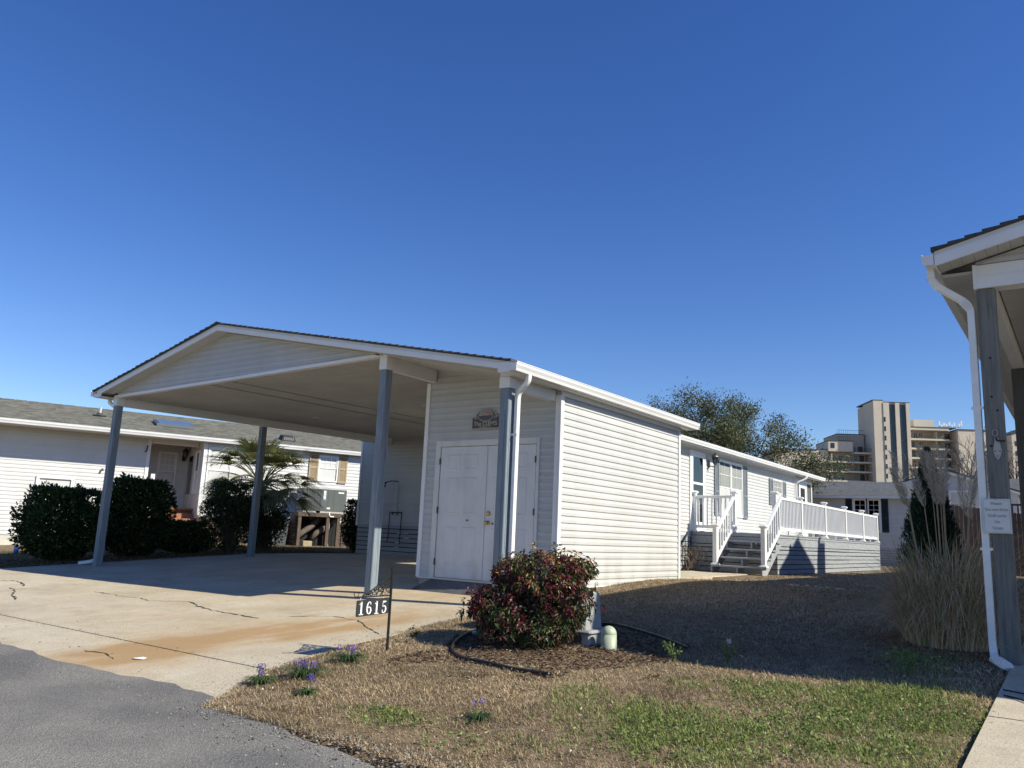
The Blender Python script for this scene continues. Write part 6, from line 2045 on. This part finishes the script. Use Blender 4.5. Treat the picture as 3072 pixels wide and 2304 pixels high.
# broad leaved weeds woven through the green patches
g = np.random.default_rng(64)
n = 60000
x = g.uniform(2.0, 5.65, n); y = g.uniform(-6.3, -1.2, n)
k = lawn_ok(x, y) & (g.uniform(0, 1, n) < np.clip(green(x, y)*(.1+1.3*hash_noise(x+2, y, 4.5)*hash_noise(x, y+5, 11)*1.5)-.2, 0, 1)*.75)
x, y = x[k], y[k]; n = len(x)
pos = np.stack([x, y, zl(x, y)+g.uniform(.004, .045, n)], -1)
d = g.normal(size=(n, 3)); d[:, 2] = np.abs(d[:, 2])*.5
tag(cloud('ground_weeds', leaves(pos, d, g.uniform(.012, .034, n), g.uniform(.008, .018, n), g, .4), LF4, pick([(.12, .19, .045), (.19, .27, .07), (.08, .13, .035), (.28, .33, .12)], g, n, [.35, .3, .2, .15]), LEAF), 'bright green broad leaved weeds woven through the lawn grass', 'weeds', kind='stuff')
# plastic bed edging
eg = thing('bed_edging', (1.4, -3.9, -.4), 'black plastic lawn edging curving round the mulch bed', 'edging')
edm = M('edging_black', (.02, .02, .021), .45)
def edging(pts):
    P = []
    for i in range(len(pts)-1):
        for t in np.linspace(0, 1, 6, endpoint=False):
            p0 = np.array(pts[max(i-1, 0)]); p1 = np.array(pts[i]); p2 = np.array(pts[i+1]); p3 = np.array(pts[min(i+2, len(pts)-1)])
            P.append(.5*((2*p1)+(-p0+p2)*t+(2*p0-5*p1+4*p2-p3)*t*t+(-p0+3*p1-3*p2+p3)*t**3))
    P.append(np.array(pts[-1]))
    P3 = [(a, b, float(zl(a, b))) for a, b in P]
    e = ob('edging_strip', MB().loft([[(a, b, z-.05), (a+.006, b+.006, z-.05), (a+.006, b+.006, z+.022), (a, b, z+.022)] for a, b, z in P3]), edm, eg)
    ob('bead', MB().tube([(a+.003, b+.003, z+.028) for a, b, z in P3], .011, 8), edm, e)
edging(EDGE)
edging([(1.45, -1.85), (1.7, -1.70), (1.95, -1.70), (2.4, -1.93), (2.7, -2.12), (3.0, -2.35)])

# ---------------------------------------------------------------- small ground objects
tp = thing('transformer_pedestal', (2.0, -2.72, -.36), 'grey concrete utility pedestal with tapered top behind the red bush', 'utility box')
cg = M('pedestal_concrete', (.34, .345, .34), .85, (.28, .285, .28), 6, bump=.35)
z0_ = float(zl(2.0, -2.72))-.05
def tbox(x0, x1, y0, y1, z0, x0b, x1b, y0b, y1b, z1, c=.02):
    def rg(a, b, e, f, z): return [(a, e+c, z), (a+c, e, z), (b-c, e, z), (b, e+c, z), (b, f-c, z), (b-c, f, z), (a+c, f, z), (a, f-c, z)]
    m = MB()
    m.loft([rg(x0, x1, y0, y1, z0), rg(x0b, x1b, y0b, y1b, z1-.015), rg(x0b+.015, x1b-.015, y0b+.015, y1b-.015, z1)])
    return m
ob('base', tbox(1.80, 2.26, -2.92, -2.48, z0_, 1.81, 2.25, -2.91, -2.49, -.19), cg, tp)
ob('cap_lip', tbox(1.79, 2.27, -2.93, -2.47, -.1895, 1.79, 2.27, -2.93, -2.47, -.165), cg, tp)
ob('hood', tbox(1.83, 2.18, -2.89, -2.53, -.1645, 1.85, 2.16, -2.87, -2.55, .185, .03), cg, tp)
ob('knockout', MB().prism([(2.12+.05*math.cos(a), max(-.34, -.25+.06*math.sin(a))) for a in np.linspace(-.6, math.pi+.6, 14)], 'y', -2.928, -2.9205), M('knockout_dark', (.05, .05, .052), .8), tp)
pg = thing('utility_marker', (2.42, -2.84, -.36), 'pale green domed plastic utility pedestal stub beside the grey box', 'utility marker')
pz0 = float(zl(2.42, -2.84))-.06
ob('tube', MB().tube([(2.42, -2.84, pz0), (2.42, -2.84, -.34), (2.418, -2.84, -.18)], [.083, .08, .073], 24), M('pale_green_plastic', (.42, .46, .33), .5, (.38, .42, .30), 4), pg, smooth=True)
ob('dome', MB().tube([(2.418, -2.84, -.18)]+[(2.418, -2.84, -.178+.075*math.sin(a)) for a in np.linspace(.0, 1.5, 7)], [.0732]+[.0735*math.cos(a) for a in np.linspace(.0, 1.5, 7)], 24), M('pale_green_plastic', (.42, .46, .33)), pg, smooth=True)
def rock(name, x, y, r, label, cat, seed, mat, group=None, sq=.65):
    g = np.random.default_rng(seed)
    mb = MB()
    rings = []
    z = float(zl(x, y))
    jit = g.uniform(.8, 1.2, (6, 8))
    for i, t in enumerate(np.linspace(-1.2, 1.45, 6)):
        rings.append([(x+r*math.cos(t)*jit[i, k]*math.cos(2*math.pi*k/8), y+r*math.cos(t)*jit[i, k]*math.sin(2*math.pi*k/8), z+r*sq*.5+r*sq*math.sin(t)) for k in range(8)])
    mb.loft(rings)
    return tag(ob(name, mb, mat, smooth=True), label, cat, group)
stm = M('pale_stone', (.48, .45, .38), .9, (.36, .33, .28), 14)
rock('white_rock', .92, -2.96, .05, 'single whitish rock at the bed edge left of the red bush', 'rock', 71, stm)
g = np.random.default_rng(72)
for k in range(16):
    a = 2*math.pi*k/16
    rock('ring_stone', 2.33+.42*math.cos(a)+g.uniform(-.04, .04), 4.75+.5*math.sin(a)+g.uniform(-.05, .05), g.uniform(.03, .055), 'pale stone of the stone ring on the shaded lawn', 'stone', 80+k, stm, 'stones of the ring on the shaded lawn', .55)
# dirt ring filler and cable
cb_ = thing('ground_cable', (5.8, -2.6, -.33), 'thin black cable looping over the pale path', 'cable')
cpts = [(5.62, -2.72), (5.72, -2.78), (5.85, -2.95), (5.95, -3.2), (5.97, -3.35), (5.93, -3.42)]
ob('cable', MB().tube([(a, b, float(zp(a, b))+.012) for a, b in cpts], .007, 6), black, cb_)
ob('cable', MB().tube([(a, b-.02, float(zp(a, b))+.012) for a, b in [(5.6, -2.5), (5.8, -2.58), (6.1, -2.6), (6.4, -2.55)]], .006, 6), black, cb_)
# blown paper scrap on the drive
tag(ob('paper_scrap', MB().add([(-.80, -5.70, float(zd(-.8, -5.7))+.006), (-.74, -5.74, float(zd(-.74, -5.74))+.012), (-.66, -5.69, float(zd(-.66, -5.69))+.005), (-.72, -5.66, float(zd(-.72, -5.66))+.016), (-.70, -5.63, float(zd(-.7, -5.63))+.006)], [(0, 1, 3), (1, 2, 3), (3, 2, 4)]), white), 'small white scrap of paper on the rusty driveway edge', 'paper')

# grape hyacinth clumps
HY = [(.93, -5.67, .11, 5, 'grape hyacinth clump at the corner where driveway meets asphalt'), (1.07, -5.34, .16, 9, 'widest purple grape hyacinth clump, between driveway and lawn'), (.87, -4.70, .15, 7, 'purple grape hyacinth clump nearest the number sign'), (1.5, -5.70, .08, 4, 'little grape hyacinth tuft below the widest clump'), (2.9, -5.45, .09, 2, 'lone grape hyacinth with one flower spike amid the dry lawn')]
purp = leafmat('hyacinth_purple', .6, .1)
for k, (x, y, r, nf, lab) in enumerate(HY):
    g = np.random.default_rng(90+k)
    z = float(zl(x, y))
    t_ = thing('grape_hyacinth', (x, y, z), lab, 'flowers')
    n = int(900*r)
    a = g.uniform(0, 6.28, n); r0 = r*.35*np.sqrt(g.uniform(0, 1, n))
    b = np.stack([x+r0*np.cos(a), y+r0*np.sin(a), z+0*a], -1)
    out = np.stack([np.cos(a), np.sin(a), 0*a], -1)
    Ln = g.uniform(.7, 1.2, n)[:, None]*r*1.05
    sd_v = np.stack([-np.sin(a), np.cos(a), 0*a], -1)*.003
    Zv = np.array([0, 0, 1.0])
    p1 = b+out*Ln*.35+Zv*Ln*.42; p2 = b+out*Ln*.75+Zv*Ln*.40; p3 = b+out*Ln*1.05+Zv*Ln*.12
    cloud('leaves', np.stack([b-sd_v, b+sd_v, p1+sd_v, p1-sd_v, p2+sd_v*.8, p2-sd_v*.8, p3], 1), [(0, 1, 2, 3), (3, 2, 4, 5), (5, 4, 6)], pick([(.05, .10, .035), (.08, .14, .04), (.035, .07, .03)], g, n), LEAF, t_)
    for q in range(nf):
        a = g.uniform(0, 6.28); rr = r*.65*g.uniform(.1, 1)
        fx, fy = x+rr*math.cos(a), y+rr*math.sin(a)
        h = g.uniform(.08, .13)
        sp = ob('flower_stem', MB().tube([(fx, fy, z), (fx, fy, z+h)], .0025, 4), M('stem_green', (.09, .14, .05), .6), t_)
        m = 34
        zz = g.uniform(0, 1, m)
        aa = g.uniform(0, 6.28, m)
        rad = .013*(1-.65*zz)
        pp_ = np.stack([fx+rad*np.cos(aa), fy+rad*np.sin(aa), z+h-.012+.045*zz], -1)
        cloud('flower', leaves(pp_, np.stack([np.cos(aa), np.sin(aa), -.3+0*aa], -1), .010, .011, g, .5), LF4, pick([(.13, .07, .34), (.09, .05, .27), (.20, .13, .42)], g, m), purp, sp)
# weeds
WD = [(3.15, -3.0, .16, 'leafy green weed tuft right of the green utility marker'), (3.55, -2.75, .17, 'green weed with white seed head in front of the shaded lawn'), (4.92, -2.35, .2, 'tall green weed by the pampas grass at the shade edge'), (.62, -3.6, .14, 'small dark leafed seedling beside the number sign pole')]
for k, (x, y, h, lab) in enumerate(WD):
    g = np.random.default_rng(120+k)
    z = float(zl(x, y))
    t_ = thing('weed', (x, y, z), lab, 'weed')
    VV, CC = [], []
    for q in range(14 if k < 3 else 7):
        a = g.uniform(0, 6.28); hh = h*g.uniform(.5, 1.2)
        e = np.array([x+hh*.5*math.cos(a), y+hh*.5*math.sin(a), z+hh])
        m = np.array([x+hh*.15*math.cos(a), y+hh*.15*math.sin(a), z+hh*.6])
        ob('stem', MB().tube([(x, y, z), m, e], [.003, .0025, .002], 4), M('stem_green', (.09, .14, .05)), t_)
        pp_ = np.array([m+(e-m)*t for t in np.linspace(0, 1, 7)])
        VV.append(leaves(pp_, g.normal(size=(7, 3))+np.array([math.cos(a), math.sin(a), .5]), g.uniform(.02, .045, 7), g.uniform(.01, .02, 7), g))
        CC.append(pick([(.10, .16, .04), (.16, .2, .06)] if k < 3 else [(.035, .03, .025), (.06, .05, .03)], g, 7))
    cloud('leaves', np.concatenate(VV), LF4, np.concatenate(CC), LEAF, t_)
    if k == 1:
        pp_ = np.repeat(np.array([[x+.03, y-.05, z+h*1.25]]), 60, 0)
        cloud('seed_head', leaves(pp_, g.normal(size=(60, 3)), .028, .008, g), LF4, pick([(.7, .69, .66)], g, 60), LEAF, t_)
# twiggy dead shrub by the walkway
g = np.random.default_rng(131)
ts = thing('twiggy_shrub', (-2.25, 9.9, 0), 'dry twiggy little shrub against the deck skirt by the walkway', 'shrub')
mbs = MB()
tips = []
for k in range(22):
    a = g.uniform(0, 6.28)
    grow(mbs, (-2.2+g.uniform(-.12, .12), 9.9+g.uniform(-.15, .15), -.02), (math.cos(a)*.5, math.sin(a)*.5, 1), .32, .012, 2, g, tips, .5, (2, 2), .7, .08, 4, .003, .2, 1)
ob('twigs', mbs, M('dry_twig', (.22, .17, .12), .9), ts)
P = np.array([t[0] for t in tips])
cloud('dry_leaves', leaves(P, g.normal(size=P.shape), .06, .02, g), LF4, pick([(.16, .11, .06), (.10, .11, .05)], g, len(P)), LEAF, ts)

# ---------------------------------------------------------------- pampas grass
g = np.random.default_rng(141)
qx, qy = 4.98, -.35
qz = float(zl(qx, qy))
pa = thing('pampas_grass', (qx, qy, qz), 'big clump of dry pampas grass with tall feathery plumes by the timber post', 'pampas grass')
def ribbons(n, spread, hmin, hmax, w, seed, arch):
    g = np.random.default_rng(seed)
    a = g.uniform(0, 2*math.pi, n)
    r0 = .38*np.sqrt(g.uniform(0, 1, n))
    b = np.stack([qx+r0*np.cos(a)*1.1, qy+r0*np.sin(a), np.full(n, qz-.02)], -1)
    a2 = a+g.normal(size=n)*.6
    out = np.stack([np.cos(a2), np.sin(a2), 0*a], -1)
    H = g.uniform(hmin, hmax, n)[:, None]; Sx = (g.uniform(.3, 1.0, n)*spread)[:, None]
    Zv = np.array([0, 0, 1.0])
    ts_ = [0, .2, .4, .6, .8, 1.0]
    ar = g.uniform(arch*.4, arch, n)[:, None]
    pts = [b+out*Sx*t**1.9+Zv*H*(t*1.7-ar*1.25*t**2.4) for t in ts_]
    sdv = np.stack([-np.sin(a2), np.cos(a2), 0*a], -1)*(w*g.uniform(.6, 1.3, n))[:, None]
    wig = g.normal(size=(n, 3))*.05
    pts = [p_+wig*math.sin(3.1*t_)*(1 if t_ < .9 else .2) for p_, t_ in zip(pts, ts_)]
    V_ = []
    for i, p in enumerate(pts):
        k = 1-.85*ts_[i]
        if i == len(pts)-1:
            V_.append(p)
        else:
            V_ += [p-sdv*k, p+sdv*k]
    return np.stack(V_, 1)
RF = [(0, 1, 3, 2), (2, 3, 5, 4), (4, 5, 7, 6), (6, 7, 9, 8), (8, 9, 10)]
V1 = ribbons(2300, .95, .45, 1.1, .0042, 142, 1.1)
V2 = ribbons(1900, 1.1, .3, .8, .0036, 143, 1.3)
V3 = ribbons(700, .5, .5, 1.0, .0045, 144, .75)
n1, n2, n3 = len(V1), len(V2), len(V3)
cols = 2.5*np.concatenate([pick([(.27, .205, .135), (.20, .15, .095), (.33, .26, .18), (.12, .115, .06)], g, n1, [.4, .3, .2, .1]), pick([(.30, .24, .15), (.22, .17, .10)], g, n2), pick([(.07, .095, .05), (.05, .07, .04), (.17, .15, .08)], g, n3, [.45, .3, .25])])
cloud('blades', np.concatenate([V1, V2, V3]), RF, cols, GRASSM, pa)
# plumes: (top x, top z, bottom x, bottom z) in the plane of the clump
PLM = [(4.51, 1.75, 4.65, 1.15, -.3), (4.49, 1.58, 4.62, 1.19, -.2), (4.72, 1.59, 4.82, 1.17, -.45), (4.79, 1.80, 4.88, 1.36, -.3), (4.83, 1.76, 4.90, 1.28, -.15), (4.94, 1.79, 4.96, 1.19, -.35), (5.02, 1.71, 5.00, 1.19, -.5), (4.89, 1.72, 4.93, 1.2, -.42), (5.15, 1.68, 5.15, 1.15, -.2), (5.35, 1.85, 5.22, 1.06, -.4), (5.43, 1.60, 5.35, 1.2, -.5), (5.30, 1.66, 5.20, 1.08, -.3), (5.0, 1.77, 4.98, 1.25, -.25)]
plm = leafmat('plume_fluff', .9, .35, .1)
for k, (tx, tz, bx_, bz_, yy) in enumerate(PLM):
    g = np.random.default_rng(200+k)
    root = np.array([qx+(bx_-qx)*.25, qy, qz])
    b = np.array([bx_, yy, bz_]); t = np.array([tx, yy, tz])
    st = MB().tube([root, (root+b)/2+np.array([(bx_-qx)*.1, 0, .02]), b, b+(t-b)*.6], [.007, .006, .005, .002], 5)
    so_ = ob('plume_stalk', st, M('plume_stalk', (.30, .23, .14), .8), pa)
    n = 420
    u = g.uniform(0, 1, n)
    ax_ = b+(t-b)*u[:, None]
    rad = .024*np.sin(np.pi*np.clip(u*.86+.1, 0, 1))**.8
    a = g.uniform(0, 6.28, n)
    d = np.stack([np.cos(a), np.sin(a), 0*a], -1)*.45+unit(t-b)*1.0+g.normal(size=(n, 3))*.12
    Lh = g.uniform(.05, .11, n)
    pos = ax_+np.stack([np.cos(a), np.sin(a), 0*a], -1)*(rad*np.sqrt(g.uniform(0, 1, n)))[:, None]
    cloud('plume', leaves(pos, d, Lh, .0028, g, .3, .15), LF4, pick([(.62, .56, .47), (.70, .64, .55), (.52, .46, .38)], g, n, [.5, .3, .2]), plm, so_)
